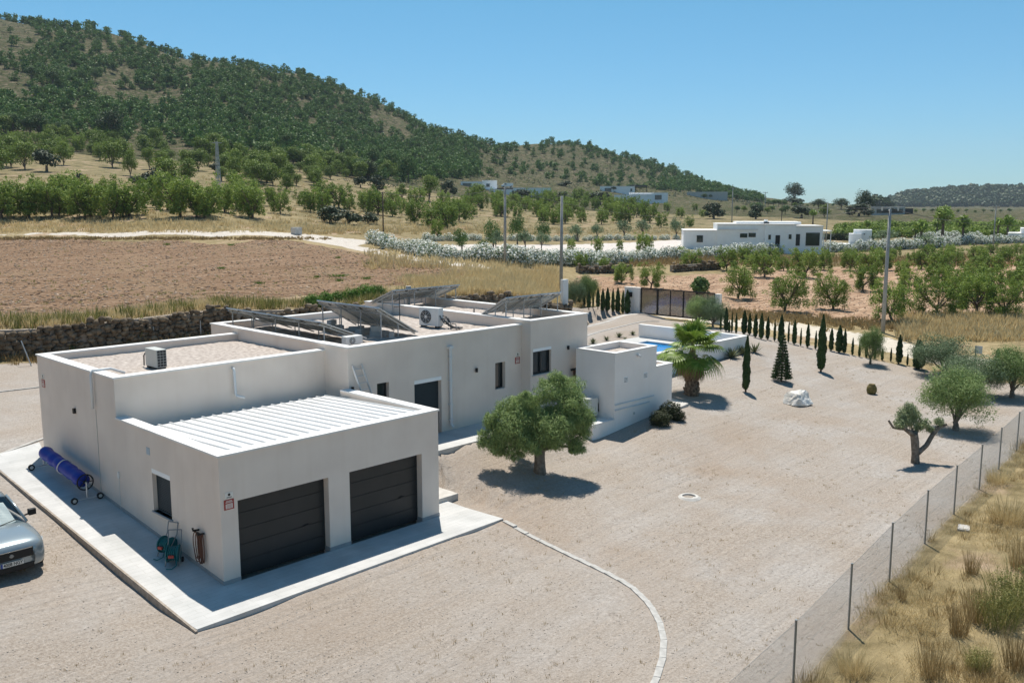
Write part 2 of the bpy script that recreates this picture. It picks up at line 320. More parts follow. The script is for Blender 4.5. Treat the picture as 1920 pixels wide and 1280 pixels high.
ZONES = {
 'gravel': [(-40,-16.6)]+FENCE[1:]+[(41.5,-5.5),(42.2,2),(44.5,8),(46.2,14),(48.2,20),(48.9,24),(47.5,29),(43,25),(34,26.4),(15.5,28.6),(4.5,29.3),(-12,28.6),(-60,29)],
 'field': poly_px([(-450,462),(-100,449),(0,447),(300,451),(450,455),(560,453),(640,468),(720,482),(830,503),(900,512),(800,530),(690,545),(560,556),(400,566),(200,584),(0,600)])[:, :2].tolist()+[(-20,36),(-60,38)],
 'soil': poly_px([(1075,526),(1130,516),(1280,517),(1420,508),(1600,498),(1800,486),(2150,474),(2250,640),(1930,585),(1900,592),(1790,585),(1700,606),(1640,606),(1560,600),(1440,588),(1330,575),(1200,546),(1110,548)]),
 'road': poly_px([(-100,441),(90,436),(400,436),(560,436),(640,446),(700,452),(674,461),(760,476),(830,489),(960,507),(955,510),(820,497),(700,475),(640,462),(560,448),(420,444),(250,442),(90,440)]),
 'yard': poly_px([(770,470),(840,460),(1000,459),(1280,449),(1300,462),(1270,468),(1150,482),(1100,478),(950,484),(830,474)]),
 'track': [(48.6,15),(49.2,20),(48.9,24),(55,25),(54,14),(50.5,6),(48.6,0),(47.3,-5),(48.5,-9),(56,-10),(75,-6),(75,-8.5),(56,-13),(47,-12),(44.2,-8),(44,-3),(45.4,2),(47.4,9)],
}
def ground_part(name, r0, r1, material):
    V = np.stack([gx[r0:r1+1].ravel(), gy[r0:r1+1].ravel(), gz[r0:r1+1].ravel()], 1); n = r1-r0
    i = np.arange(n)[:,None]*nc+np.arange(nc-1)[None]; Fc = np.stack([i, i+1, i+nc+1, i+nc], -1).reshape(-1, 4)[:, ::-1]
    me = npmesh(name, V, Fc, material, smooth=True)
    for z, pg in ZONES.items():
        a = me.attributes.new(z, 'FLOAT', 'POINT'); a.data.foreach_set('value', np.clip(sdf(V[:, :2], pg), -6, 6).astype(np.float32))
    return tag(link(name, me), kind='structure')
# ground material: zones blended with noisy borders
def ground_material():
    M = bpy.data.materials.new('ground'); M.use_nodes = True; nt = M.node_tree; N = nt.nodes; L = nt.links; b = N['Principled BSDF']
    b.inputs['Roughness'].default_value = 0.95; b.inputs['Specular IOR Level'].default_value = 0.1
    geo = N.new('ShaderNodeNewGeometry'); P = geo.outputs['Position']
    def noise(s, d=5, stretch=None, rough=0.55):
        src = P
        if stretch: mp = N.new('ShaderNodeMapping'); mp.inputs['Scale'].default_value = stretch[:3]; mp.inputs['Rotation'].default_value = (0,0,stretch[3]); L.new(P, mp.inputs[0]); src = mp.outputs[0]
        n = N.new('ShaderNodeTexNoise'); n.inputs['Scale'].default_value = s; n.inputs['Detail'].default_value = d; n.inputs['Roughness'].default_value = rough; L.new(src, n.inputs['Vector']); return n.outputs['Fac']
    def ramp(src, *st):
        r = N.new('ShaderNodeValToRGB'); e = r.color_ramp.elements
        while len(e) < len(st): e.new(0.5)
        for q, (p, c) in zip(e, st): q.position = p; q.color = (*c, 1)
        L.new(src, r.inputs[0]); return r.outputs[0]
    def mix(f, a, c, mode='MIX'):
        x = N.new('ShaderNodeMix'); x.data_type = 'RGBA'; x.blend_type = mode
        if isinstance(f, float): x.inputs[0].default_value = f
        else: L.new(f, x.inputs[0])
        for i, s in ((6, a), (7, c)):
            if isinstance(s, tuple): x.inputs[i].default_value = (*s, 1)
            else: L.new(s, x.inputs[i])
        return x.outputs[2]
    def mrange(src, a, b_, c=0., d=1.):
        r = N.new('ShaderNodeMapRange'); r.inputs[1].default_value = a; r.inputs[2].default_value = b_; r.inputs[3].default_value = c; r.inputs[4].default_value = d; L.new(src, r.inputs[0]); return r.outputs[0]
    def math_(op, a, c):
        x = N.new('ShaderNodeMath'); x.operation = op
        for i, s in enumerate((a, c)):
            if isinstance(s, (int, float)): x.inputs[i].default_value = s
            else: L.new(s, x.inputs[i])
        return x.outputs[0]
    edge = math_('ADD', mrange(noise(1.1, 6), .3, .7, -1, 1), mrange(noise(.25, 3), .3, .7, -1.2, 1.2))
    fine = noise(38, 8, rough=.7); mid = noise(2.2, 7, rough=.65); big = noise(.22, 5); huge = noise(.05, 4)
    # dry grass
    col = ramp(mid, (.28, (.25, .18, .095)), (.5, (.44, .34, .19)), (.72, (.60, .49, .30)))
    col = mix(mrange(huge, .38, .58), col, ramp(noise(1.2, 6), (.35, (.19, .15, .075)), (.65, (.42, .33, .18))))
    near_ = N.new('ShaderNodeVectorMath'); near_.operation = 'DISTANCE'; near_.inputs[1].default_value = (float(CAM[0]), float(CAM[1]), 0.0); L.new(P, near_.inputs[0])
    col = mix(mrange(near_.outputs['Value'], 90, 190, 0, .68), col, ramp(noise(.5, 7), (.38, (.10, .105, .045)), (.62, (.31, .255, .145))))
    col = mix(mrange(big, .56, .68), col, ramp(mid, (.3, (.40, .28, .19)), (.7, (.56, .42, .30))))
    col = mix(.55, col, ramp(fine, (.3, (.25, .25, .25)), (.7, (1, 1, 1))), 'MULTIPLY')
    zones = {}
    def zone(name, soft, c):
        nonlocal col
        a = N.new('ShaderNodeAttribute'); a.attribute_name = name
        f = mrange(math_('ADD', a.outputs['Fac'], math_('MULTIPLY', edge, soft)), -.15, .15); zones[name] = f
        col = mix(f, col, c)
    rows = noise(1.0, 6, (.10, 3.2, 1, -.06))
    fld = ramp(math_('ADD', math_('MULTIPLY', rows, .35), math_('MULTIPLY', noise(3.5, 9, rough=.8), .65)), (.37, (.10, .06, .035)), (.49, (.235, .15, .09)), (.59, (.42, .30, .21)))
    fld = mix(mrange(noise(.12, 5), .5, .75, 0, .7), fld, ramp(mid, (.35, (.25, .18, .11)), (.65, (.38, .28, .18))))
    fld = mix(1.0, fld, (.80,.78,.77), 'MULTIPLY')
    zone('field', .8, fld)
    soil = ramp(math_('ADD', math_('MULTIPLY', noise(1.2, 5, (.35, 1.6, 1, .35)), .6), math_('MULTIPLY', noise(7, 8, rough=.75), .4)), (.36, (.22, .135, .085)), (.5, (.40, .26, .175)), (.62, (.58, .43, .31)))
    soil = mix(1.0, soil, (.88,.88,.86), 'MULTIPLY')
    zone('soil', .8, soil)
    zone('road', .35, ramp(mid, (.3, (.46, .41, .355)), (.7, (.62, .575, .52))))
    zone('yard', .5, ramp(mid, (.3, (.50, .44, .40)), (.7, (.66, .62, .575))))
    zone('track', .35, ramp(mid, (.3, (.48, .42, .34)), (.7, (.66, .60, .51))))
    g = ramp(noise(15, 9, rough=.75), (.30, (.27, .22, .175)), (.5, (.445, .38, .315)), (.72, (.60, .535, .465)))
    g = mix(mrange(noise(.35, 6), .42, .66), g, ramp(noise(9, 9, rough=.75), (.30, (.32, .28, .24)), (.70, (.63, .58, .525))))
    trk = noise(.9, 3, (.05, .9, 1, -.75)); g = mix(mrange(trk, .55, .70, 0, .16), g, (.60, .55, .49))
    trk2 = noise(.8, 3, (.06, .8, 1, .12)); g = mix(mrange(trk2, .56, .70, 0, .16), g, (.33, .27, .21))
    g = mix(mrange(noise(.16, 4), .52, .72, 0, .5), g, ramp(noise(6, 8, rough=.7), (.3, (.31, .22, .15)), (.7, (.48, .37, .27))))
    g = mix(mrange(noise(3.2, 6, (1, .4, 1, .5), rough=.7), .62, .74, 0, .4), g, (.17, .135, .10))
    g = mix(.38, g, ramp(fine, (.32, (.35, .34, .33)), (.68, (1, 1, 1))), 'MULTIPLY')
    g = mix(1.0, g, (.90,.905,.93), 'MULTIPLY')
    zone('gravel', .12, g)
    L.new(col, b.inputs['Base Color'])
    bp = N.new('ShaderNodeBump'); bp.inputs['Distance'].default_value = .05; bp.inputs['Strength'].default_value = .9
    L.new(math_('ADD', noise(14, 6, rough=.7), math_('MULTIPLY', rows, 2.)), bp.inputs['Height']); L.new(bp.outputs[0], b.inputs['Normal'])
    return M
def hill_material():
    M = bpy.data.materials.new('hill'); M.use_nodes = True; nt = M.node_tree; N = nt.nodes; L = nt.links; b = N['Principled BSDF']
    b.inputs['Roughness'].default_value = 0.98; b.inputs['Specular IOR Level'].default_value = 0.05
    geo = N.new('ShaderNodeNewGeometry')
    def noise(s, d=6, z=1, rough=.6):
        mp = N.new('ShaderNodeMapping'); mp.inputs['Scale'].default_value = (1,1,z); L.new(geo.outputs['Position'], mp.inputs[0])
        n = N.new('ShaderNodeTexNoise'); n.inputs['Scale'].default_value = s; n.inputs['Detail'].default_value = d; n.inputs['Roughness'].default_value = rough; L.new(mp.outputs[0], n.inputs['Vector']); return n.outputs['Fac']
    def ramp(src, *st):
        r = N.new('ShaderNodeValToRGB'); e = r.color_ramp.elements
        while len(e) < len(st): e.new(0.5)
        for q, (p, c) in zip(e, st): q.position = p; q.color = (*c, 1)
        L.new(src, r.inputs[0]); return r.outputs[0]
    def mix(f, a, c, mode='MIX'):
        x = N.new('ShaderNodeMix'); x.data_type = 'RGBA'; x.blend_type = mode; L.new(f, x.inputs[0]) if not isinstance(f, float) else setattr(x.inputs[0], 'default_value', f)
        L.new(a, x.inputs[6]); L.new(c, x.inputs[7]); return x.outputs[2]
    base = ramp(noise(.22, 8, 3), (.3, (.085, .07, .045)), (.5, (.15, .12, .08)), (.68, (.25, .205, .15)))
    shr = ramp(noise(.9, 4), (.3, (.035, .045, .018)), (.7, (.09, .10, .045)))
    f = N.new('ShaderNodeMapRange'); f.inputs[1].default_value = .42; f.inputs[2].default_value = .53; L.new(noise(.35, 8, 1.5, .72), f.inputs[0])
    col = mix(f.outputs[0], base, shr)
    # terrace bands on the lower slope: thin dark and pale contour lines
    L.new(col, b.inputs['Base Color'])
    bp = N.new('ShaderNodeBump'); bp.inputs['Distance'].default_value = 1.2; bp.inputs['Strength'].default_value = .8
    L.new(noise(.5, 8, 1, .7), bp.inputs['Height']); L.new(bp.outputs[0], b.inputs['Normal'])
    return M
MG = ground_material(); MH = hill_material()
SPLIT = int(np.searchsorted(RR, 290))
ground_part('ground', 0, SPLIT, MG)
ground_part('hills', SPLIT, nr-1, MH)
# filler so the sheet reaches under and behind the camera foot
fb = MB(); fb.add([(CAM[0]+2.3*math.cos(a), CAM[1]+2.3*math.sin(a), Tz(CAM[0]+2.3*math.cos(a), CAM[1]+2.3*math.sin(a))-.004) for a in np.linspace(0, 2*math.pi, 24, endpoint=False)], [tuple(range(24))])
tag(fb.build('ground_centre', MG), kind='structure')
#@@PART2
# ------------------------------------------------------------------ paving and kerbs
def paving_material():
    M = mat('paving', (0.47, 0.47, 0.46), 0.8, (0.565, 0.56, 0.55), scale=1.2, detail=7, spec=0.2); nt = M.node_tree; N = nt.nodes; L = nt.links; b = N['Principled BSDF']
    src = b.inputs['Base Color'].links[0].from_socket
    geo = N.new('ShaderNodeNewGeometry'); br = N.new('ShaderNodeTexBrick'); br.inputs['Scale'].default_value = 1.0
    br.inputs['Brick Width'].default_value = 1.2; br.inputs['Row Height'].default_value = 0.2; br.inputs['Mortar Size'].default_value = 0.004; br.inputs['Mortar Smooth'].default_value = 0.4
    br.inputs['Color1'].default_value = (0.93,0.93,0.93,1); br.inputs['Color2'].default_value = (1,1,1,1); br.inputs['Mortar'].default_value = (0.68,0.66,0.64,1)
    L.new(geo.outputs['Position'], br.inputs['Vector'])
    mx = N.new('ShaderNodeMix'); mx.data_type = 'RGBA'; mx.blend_type = 'MULTIPLY'; mx.inputs[0].default_value = 1
    L.new(src, mx.inputs[6]); L.new(br.outputs['Color'], mx.inputs[7]); L.new(mx.outputs[2], b.inputs['Base Color']); return M
MT['paving'] = paving_material()
def pav_z(x, y): return 0.012+max(0, y)*0.0915
mb = MB()
mb.prism([(-1.64,-1.76),(8.46,-1.60),(8.2,1.05),(7.25,1.05),(7.25,0.0),(0,0),(0,12.2),(0.0,13.2),(-1.34,12.6),(-1.64,11.6)], lambda x,y: pav_z(x,y)-.35, pav_z)
# fan-safe: the outline is concave, so split it into convex quads instead
mb = MB()
for q in ([(-1.64,-1.76),(0.0,-1.74),(0,0),(-1.64,0)], [(-1.64,0),(0,0),(0,12.2),(-1.64,12.2)], [(-1.64,12.2),(0,12.2),(.25,13.4),(-1.64,12.75)],
          [(0,-1.74),(8.46,-1.60),(8.36,0),(0,0)], [(7.25,0),(8.36,0),(8.2,1.05),(7.25,1.05)]):
    mb.prism(q, lambda x,y: pav_z(x,y)-.4, (lambda x,y: pav_z(x,y)))
mb.box(7.42,17.2,2.72,4.62,.5,1.10)
tag(mb.build('paving', MT['paving']), kind='structure')
mb = MB()
mb.prism([(-1.70,-1.80),(-1.643,-1.80),(-1.643,12.8),(-1.70,12.8)], lambda x,y: pav_z(x,y)-.5, lambda x,y: pav_z(x,y)-.02)
tag(mb.build('pavement_kerb', MT['rough_conc']), kind='structure')
mb = MB(); mb.box(7.26,8.75,.75,1.85,-.3,.22)
tag(mb.build('concrete_step', MT['concrete'], bevel=.01), 'low pale concrete step on the ground at the right corner of the garage', 'step')
mb = MB(); mb.prism([(22.2,1.25),(23.4,1.45),(23.9,2.9),(22.2,2.9)], .4, .80)
tag(mb.build('pavement_slab', MT['concrete'], bevel=.01), 'flat pale concrete slab at the foot of the pool house beside the dark round shrubs', 'slab')

# ------------------------------------------------------------------ the villa
villa = thing('villa', 'large low flat roofed villa of grey white stucco with a double garage in front', 'house')
ZB = -0.6
def part(mb, name, m, parent=villa, label=None, **k):
    o = mb.build(name, m, parent, **k)
    if label: o['label'] = label
    return o
def coping(x0, x1, y0, y1, z, sides='lrfb', w=.34, ov=.035, t=.05, zf=None):
    c = MB(); zz = z
    if 'l' in sides: c.box(x0-ov, x0+w, y0-ov, y1+(ov if 'b' in sides else 0), zz, zz+t)
    if 'r' in sides: c.box(x1-w, x1+ov, y0-ov, y1+(ov if 'b' in sides else 0), zz, zz+t)
    a = x0+w if 'l' in sides else x0; b = x1-w if 'r' in sides else x1
    if 'f' in sides: c.box(a, b, y0-ov, y0+w, zz, zz+t)
    if 'b' in sides: c.box(a, b, y1-w, y1+ov, zz, zz+t)
    return c
YB = 6.0; X1 = 7.3
# garage wing
g = MB()
g.wallx(0, 7.25, 0, .3, ZB, 3.34, [(.47,3.22,ZB,2.13),(3.92,6.58,ZB,2.13)])
g.wally(.3, YB, 0, .3, ZB, 3.34, [(2.72,3.82,1.07,2.17)])
g.wally(.3, 4.62, 6.95, 7.25, ZB, 3.34)
part(g, 'wall', MT['stucco'], label='garage wall of light grey stucco')
part(coping(0, 7.25, 0, YB, 3.34, 'lrf'), 'coping', MT['coping']) if False else None
c = MB(); c.box(-.035,.32,-.035,YB,3.34,3.39); c.box(.32,6.93,-.035,.32,3.34,3.39); c.box(6.93,7.285,-.035,4.60,3.34,3.39)
part(c, 'coping', MT['coping'], label='pale coping round the garage roof')
r = MB()
zr = lambda y: 3.315-(y-.3)*.045
r.add([(.30,.30,zr(.3)),(6.95,.30,zr(.3)),(6.95,5.35,zr(5.35)),(.30,5.35,zr(5.35)),(.30,.30,zr(.3)-.04),(6.95,.30,zr(.3)-.04),(6.95,5.35,zr(5.35)-.04),(.30,5.35,zr(5.35)-.04)],
      [(0,1,2,3),(7,6,5,4),(0,4,5,1),(1,5,6,2),(2,6,7,3),(3,7,4,0)])
x = .62
while x < 6.85:
    r.add([(x-.028,.31,zr(.3)+.003),(x+.028,.31,zr(.3)+.003),(x+.012,.31,zr(.3)+.045),(x-.012,.31,zr(.3)+.045),(x-.028,5.37,zr(5.35)+.003),(x+.028,5.37,zr(5.35)+.003),(x+.012,5.37,zr(5.35)+.045),(x-.012,5.37,zr(5.35)+.045)],
          [(0,1,2,3),(7,6,5,4),(1,5,6,2),(0,3,7,4),(3,2,6,7)]); x += .345
part(r, 'metal_roof', MT['sheet'], label='white ribbed metal sheet roof of the garage')
r = MB(); r.box(.30,X1,5.30,YB,2.8,2.92); r.box(6.95,X1-.01,4.62,5.30,2.7,2.925); part(r, 'roof_gutter', MT['coping'])
s = MB(); s.box(-.012,-.0, 0,.001,0,.001) if False else None
s.prism([(-.014,-.014),(0.0,-.014),(0.0,YB+6.2),(-.014,YB+6.2)], lambda x,y: pav_z(x,y)-.05, lambda x,y: pav_z(x,y)+.10)
part(s, 'skirting', MT['baseboard'], label='grey tile skirting along the garage side wall'); s = MB()
for a, b in ((0,.47),(3.22,3.92),(6.58,7.25)):
    s.box(a, b, -.014, -.0, -.05, .115); part(s, 'skirting', MT['baseboard'], label='grey tile skirting on a pier beside the garage doors'); s = MB()
s.box(3.205,3.22,0,.25,-.05,.115); s.box(6.565,6.58,0,.25,-.05,.115); s.box(7.25,7.264,-.014,1.0,-.05,.115)
part(s, 'skirting', MT['baseboard'], label='grey tile skirting on the piers between the garage doors')
for k, (a, b) in enumerate(((.47,3.22),(3.92,6.58))):
    d = MB(); n = 5; h = 2.13/n
    for i in range(n): d.box(a+.04, b-.04, .245, .285, i*h+.012, (i+1)*h-.010)
    d.box(a, a+.04, .235, .29, 0, 2.13); d.box(b-.04, b, .235, .29, 0, 2.13); d.box(a, b, .262, .29, 0, 2.13)
    do = part(d, 'garage_door', MT['anthracite'], label=('left' if k == 0 else 'right')+' dark grey sectional garage door')
    h_ = MB(); xh = b-.62; h_.bar((xh-.09,.215,.86),(xh+.07,.215,.88),.03,.035); h_.bar((xh-.07,.245,.86),(xh-.07,.215,.86),.02,.02); h_.bar((xh+.05,.245,.88),(xh+.05,.215,.88),.02,.02)
    part(h_, 'handle', MT['black'], do)
w = MB(); w.box(.14,.18,2.76,3.78,1.12,2.13); wo = part(w, 'window', MT['darkmetal'], label='shuttered side window of the garage')
f_ = MB(); f_.box(.12,.20,2.72,2.76,1.07,2.17); f_.box(.12,.20,3.78,3.82,1.07,2.17); f_.box(.12,.20,2.76,3.78,2.13,2.17); f_.box(.12,.20,2.76,3.78,1.08,1.12)
for i in range(20): f_.box(.128,.141,2.77,3.77,1.13+i*.05,1.165+i*.05)
part(f_, 'shutter', mat('shutter_grey', (.045,.06,.07), .6), wo)
f_ = MB(); f_.box(-.04,.12,2.66,3.88,1.035,1.07); part(f_, 'sill', MT['baseboard'], wo)
f_ = MB(); f_.box(-.004,.12,2.72,3.82,2.171,2.30); part(f_, 'lintel', MT['white'], wo)
v_ = MB(); v_.box(-.014,.0,3.86,4.06,2.66,2.86)
for i in range(4): v_.box(-.018,-.014,3.88,4.04,2.69+i*.045,2.71+i*.045)
part(v_, 'vent_grille', mat('vent_blue_grey', (.42,.50,.56), .6))
# low wing
g = MB(); H1 = 4.52
g.wally(YB, 12.2, 0, .3, ZB, H1); g.wallx(.3, X1, YB, YB+.3, 2.4, H1); g.wallx(.3, X1, 11.9, 12.2, ZB, H1)
part(g, 'wall', MT['stucco'], label='stucco wall of the low wing behind the garage')
c = MB(); c.box(-.035,.32,YB-.035,12.235,H1,H1+.05); c.box(.32,X1,YB-.035,YB+.32,H1,H1+.05); c.box(.32,X1,11.88,12.235,H1,H1+.05)
part(c, 'coping', MT['coping'], label='pale coping of the low wing')
def gravel_roof(x0, x1, y0, y1, z, lab):
    n = 30; mbx = MB(); xs = np.linspace(x0, x1, n); ys = np.linspace(y0, y1, n); vs = [(a, b, z+rng.normal(0,.012)+.03*math.sin(a*1.3)*math.sin(b*1.1)) for a in xs for b in ys]
    mbx.add(vs, [(i*n+j, (i+1)*n+j, (i+1)*n+j+1, i*n+j+1) for i in range(n-1) for j in range(n-1)])
    return part(mbx, 'roof', MT['roofgravel'], label=lab, smooth=True)
gravel_roof(.3, X1, YB+.3, 11.9, 4.30, 'gravel covered roof of the low wing')
# tall middle wing
H2 = 4.74; X2 = 15.85; Y2 = 4.62; YB2 = 14.0
g = MB()
g.wallx(X1, X2, Y2, Y2+.3, ZB, H2, [(10.19,11.50,ZB,3.10),(8.5,9.03,2.15,3.37),(14.35,14.92,2.30,3.37)])
g.wally(Y2+.3, YB2, X1, X1+.3, ZB, H2); g.wallx(X1+.3, X2, YB2-.3, YB2, ZB, H2)
part(g, 'wall', MT['stucco'], label='stucco wall of the middle wing')
c = MB(); c.box(X1-.035,X1+.32,Y2-.035,YB2+.035,H2,H2+.05); c.box(X1+.32,X2,Y2-.035,Y2+.32,H2,H2+.05); c.box(X1+.32,X2,YB2-.32,YB2+.035,H2,H2+.05)
part(c, 'coping', MT['coping'], label='pale coping of the middle wing')
gravel_roof(X1+.3, X2, Y2+.3, YB2-.3, 4.5, 'gravel covered roof of the middle wing')
d = MB(); d.box(10.19,11.50,4.80,4.86,1.10,3.10)
for i in range(36): d.box(10.25,11.44,4.785,4.80,1.15+i*.053,1.188+i*.053)
part(d, 'side_door', mat('shutter_teal_grey', (.025,.04,.05), .6), label='dark shuttered side door behind the garage')
l_ = MB(); l_.box(10.19,11.50,4.612,4.80,3.101,3.24); part(l_, 'lintel', MT['white'])
for a, b, z0, z1 in ((8.5,9.03,2.15,3.37),(14.35,14.92,2.30,3.37)):
    d = MB(); d.box(a,b,4.82,4.85,z0,z1); wo = part(d, 'window', MT['glass'], label='narrow dark window of the middle wing')
    d = MB(); d.box(a,a+.05,4.78,4.82,z0,z1); d.box(b-.05,b,4.78,4.82,z0,z1); d.box(a+.05,b-.05,4.78,4.82,z1-.05,z1); d.box(a+.05,b-.05,4.78,4.82,z0,z0+.05); part(d, 'frame', MT['anthracite'], wo)
# far wing
H3 = 4.93; X3 = 19.45; Y3 = 4.1; YB3 = 15.0
g = MB()
g.wallx(X2, X3, Y3, Y3+.3, ZB, H3, [(15.99,17.10,2.72,3.68)])
g.wally(Y3+.3, YB3, X2, X2+.3, ZB, H3); g.wally(Y3+.3, YB3, X3-.3, X3, ZB, H3); g.wallx(X2+.3, X3-.3, YB3-.3, YB3, ZB, H3)
part(g, 'wall', MT['stucco'], label='stucco wall of the far wing')
c = MB(); c.box(X2-.035,X2+.32,Y3-.035,YB3+.035,H3,H3+.05); c.box(X3-.32,X3+.035,Y3-.035,YB3+.035,H3,H3+.05); c.box(X2+.32,X3-.32,Y3-.035,Y3+.32,H3,H3+.05); c.box(X2+.32,X3-.32,YB3-.32,YB3+.035,H3,H3+.05)
part(c, 'coping', MT['coping'], label='pale coping of the far wing')
gravel_roof(X2+.3, X3-.3, Y3+.3, YB3-.3, 4.66, 'gravel covered roof of the far wing')
d = MB(); d.box(15.99,17.10,4.26,4.29,2.72,3.68); wo = part(d, 'window', MT['glass'], label='wide dark framed window of the far wing')
d = MB(); a, b, z0, z1 = 15.99, 17.10, 2.72, 3.68
for q in ((a,a+.05),(b-.05,b),(a+.52,a+.58)): d.box(q[0],q[1],4.20,4.26,z0,z1)
d.box(a+.05,a+.52,4.20,4.26,z1-.06,z1); d.box(a+.58,b-.05,4.20,4.26,z1-.06,z1); d.box(a+.05,a+.52,4.20,4.26,z0,z0+.06); d.box(a+.58,b-.05,4.20,4.26,z0,z0+.06)
part(d, 'frame', MT['anthracite'], wo)
d = MB(); d.box(15.93,17.16,4.06,4.20,2.68,2.715); part(d, 'sill', MT['concrete'], wo)
d = MB(); d.box(15.99,17.10,4.092,4.20,3.681,3.80); part(d, 'lintel', MT['white'], wo)
# pipes, lamps
def pipe(name, pts, rad, m, parent=villa, n=10):
    q = MB(); q.tube(pts, rad, n); return part(q, name, m, parent, smooth=True)
pipe('downpipe', [(.9,7.35,4.42),(.5,7.42,4.60),(-.05,7.43,4.60),(-.09,7.43,4.5),(-.09,7.45,3.44)], .042, MT['pvc'])
pipe('downpipe', [(3.77,YB+.02,4.36),(3.77,YB-.10,4.36),(3.77,YB-.12,4.3),(3.79,YB-.12,3.55),(3.80,YB-.16,3.48),(3.98,YB-.34,3.42)], .042, MT['pvc'])
q = MB(); q.tube([(11.9,Y2-.07,4.28),(11.92,Y2-.07,1.35),(11.94,Y2-.16,1.24)], .055, 10)
for z in (3.9,3.0,2.1,1.5): q.box(11.84,11.98,Y2-.13,Y2,z,z+.03)
q.box(11.80,12.0,Y2-.15,Y2,4.24,4.34); part(q, 'downpipe', MT['pvc'])
for (x, y, z, ax) in ((-.06,9.1,3.12,0),(13.28,Y2-.06,3.25,1),(18.13,Y3-.06,3.64,1),(7.42,Y2-.06,3.35,1)):
    q = MB()
    if ax == 0: q.prism([(x-.02,y-.05),(x+.06,y-.05),(x+.06,y+.05),(x-.02,y+.05)], z-.10, z+.06)
    else: q.tube([(x,y,z-.09),(x,y,z+.07)], .05, 12); q.box(x-.02,x+.02,y,y+.06,z-.02,z+.02)
    part(q, 'wall_lamp', MT['black'])
q = MB(); q.box(-.035,0,6.0,6.1,1.55,1.72); q.tube([(-.012,6.05,1.56),(-.012,6.05,.56)],.008,6); part(q, 'socket_box', MT['plastic_w'])
q = MB(); q.tube([(-.01,7.45,3.4),(-.01,7.46,.72)],.008,6); part(q, 'cable', MT['plastic_g'])
q = MB(); q.tube([(8.9,17,4.2),(8.9,17,4.21)],.01,4) if False else None
q = MB(); q.tube([(17.9,14.2,4.7),(17.9,14.2,5.45)],.09,12); q.tube([(17.9,14.2,5.45),(17.9,14.2,5.62)],.13,12); part(q, 'roof_vent_pipe', MT['concrete'])
q = MB(); q.tube([(17.3,8.9,4.66),(17.3,8.9,4.95),(17.4,9.0,5.0)],.03,8); q.tube([(13.6,9.6,4.5),(13.6,9.6,5.85)],.02,6); q.tube([(13.3,9.6,5.3),(13.9,9.7,5.3)],.015,6); part(q, 'antenna', MT['darkmetal'])

# wall signs: alarm boards, each with a small cream badge above
def sign(loc, ry, label):
    t = thing('alarm_sign', label, 'sign', loc, ry, 'alarm warning signs on the villa walls')
    q = MB(); q.box(-.135,.135,-.012,0,-.16,.10); q.build('board', MT['red'], t)
    q = MB(); q.box(-.095,.095,-.016,-.0125,-.13,-.01); 
    for i in range(3): q.box(-.10+i*.01,.10-i*.01,-.016,-.0125,.02+i*.022,.03+i*.022)
    q.build('notice_panel', MT['signwhite'], t)
    q = MB()
    for i in range(4): q.box(-.075,.075,-.019,-.0165,-.115+i*.026,-.107+i*.026)
    q.build('small_print', MT['red'], t)
    q = MB(); q.box(-.10,.12,-.012,0,.13,.28); b_ = q.build('badge', MT['signwhite'], t)
    q = MB(); q.tube([(.01,-.0125,.225),(.01,-.017,.225)],.035,12); q.box(-.06,.08,-.016,-.0125,.15,.165); q.build('emblem', MT['black'], b_)
sign((.23,0,2.12), 0, 'red and white alarm warning sign on the garage front beside the left garage door')
sign((0,11.75,3.65), -math.pi/2, 'red and white alarm warning sign near the far back corner of the left side wall')
sign((15.62,Y2,3.36), 0, 'red and white alarm warning sign beside the wide window above the olive tree')

# ladder leaning on the middle wing above the garage roof gutter
t = thing('ladder', 'grey aluminium ladder leaning on the wall behind the garage roof', 'ladder', (7.62,4.4,0))
for dx in (0,.38):
    q = MB(); q.bar((dx,-.22,2.95),(dx-.18,.19,4.16),.03,.06); q.build('rail', MT['alu'], t)
for i in range(5):
    f = .12+i*.19; q = MB(); q.tube([(-.18*f,-.22+.41*f,2.95+1.21*f),(.38-.18*f,-.22+.41*f,2.95+1.21*f)],.014,8); q.build('rung', MT['alu'], t)

# air conditioners
def aircon(name, loc, rz, w, h, d, label, nf=1, m='plastic_w'):
    t = thing(name, label, 'air conditioner', loc, rz)
    q = MB(); q.box(-w/2,w/2,-d/2,d/2,.06,h); q.build('casing', MT[m], t, bevel=.012)
    q = MB(); q.box(-w/2+.08,-w/2+.18,-d/2,d/2,0,.06); q.box(w/2-.18,w/2-.08,-d/2,d/2,0,.06); q.build('foot', MT['darkmetal'], t)
    for k in range(nf):
        zc = .06+(h-.06)*(k+.5)/nf; R_ = min(w*.28, (h-.06)/nf*.44); xc = -w*.14
        q = MB(); q.tube([(xc,-d/2-.003,zc),(xc,-d/2-.006,zc)],R_,24); fo = q.build('fan_opening', MT['black'], t)
        q = MB()
        for i in range(8): a = i*math.pi/4; q.bar((xc,-d/2-.014,zc),(xc+R_*math.cos(a),-d/2-.014,zc+R_*math.sin(a)),.008,.008)
        for rr in (.35,.6,.8,1.0):
            pts = [(xc+R_*rr*math.cos(a),-d/2-.014,zc+R_*rr*math.sin(a)) for a in np.linspace(0,2*math.pi,19)]; q.tube(pts,.005,4,cap=False)
        q.tube([(xc,-d/2-.012,zc),(xc,-d/2-.02,zc)],R_*.22,12); q.build('fan_grille', MT[m], fo)
    q = MB()
    for i in range(6):
        for j in range(5 if w < .9 else 3): pass
    return t
ac = aircon('air_conditioner', (2.25,8.1,4.31), math.radians(-90), .82, .64, .34, 'grey white air conditioner standing alone on the gravel roof of the low wing', nf=0, m='plastic_g')
q = MB()
for i in range(6):
    for j in range(3): q.box(.413,.418,-.14+j*.10,-.055+j*.10,.09+i*.09,.165+i*.09)
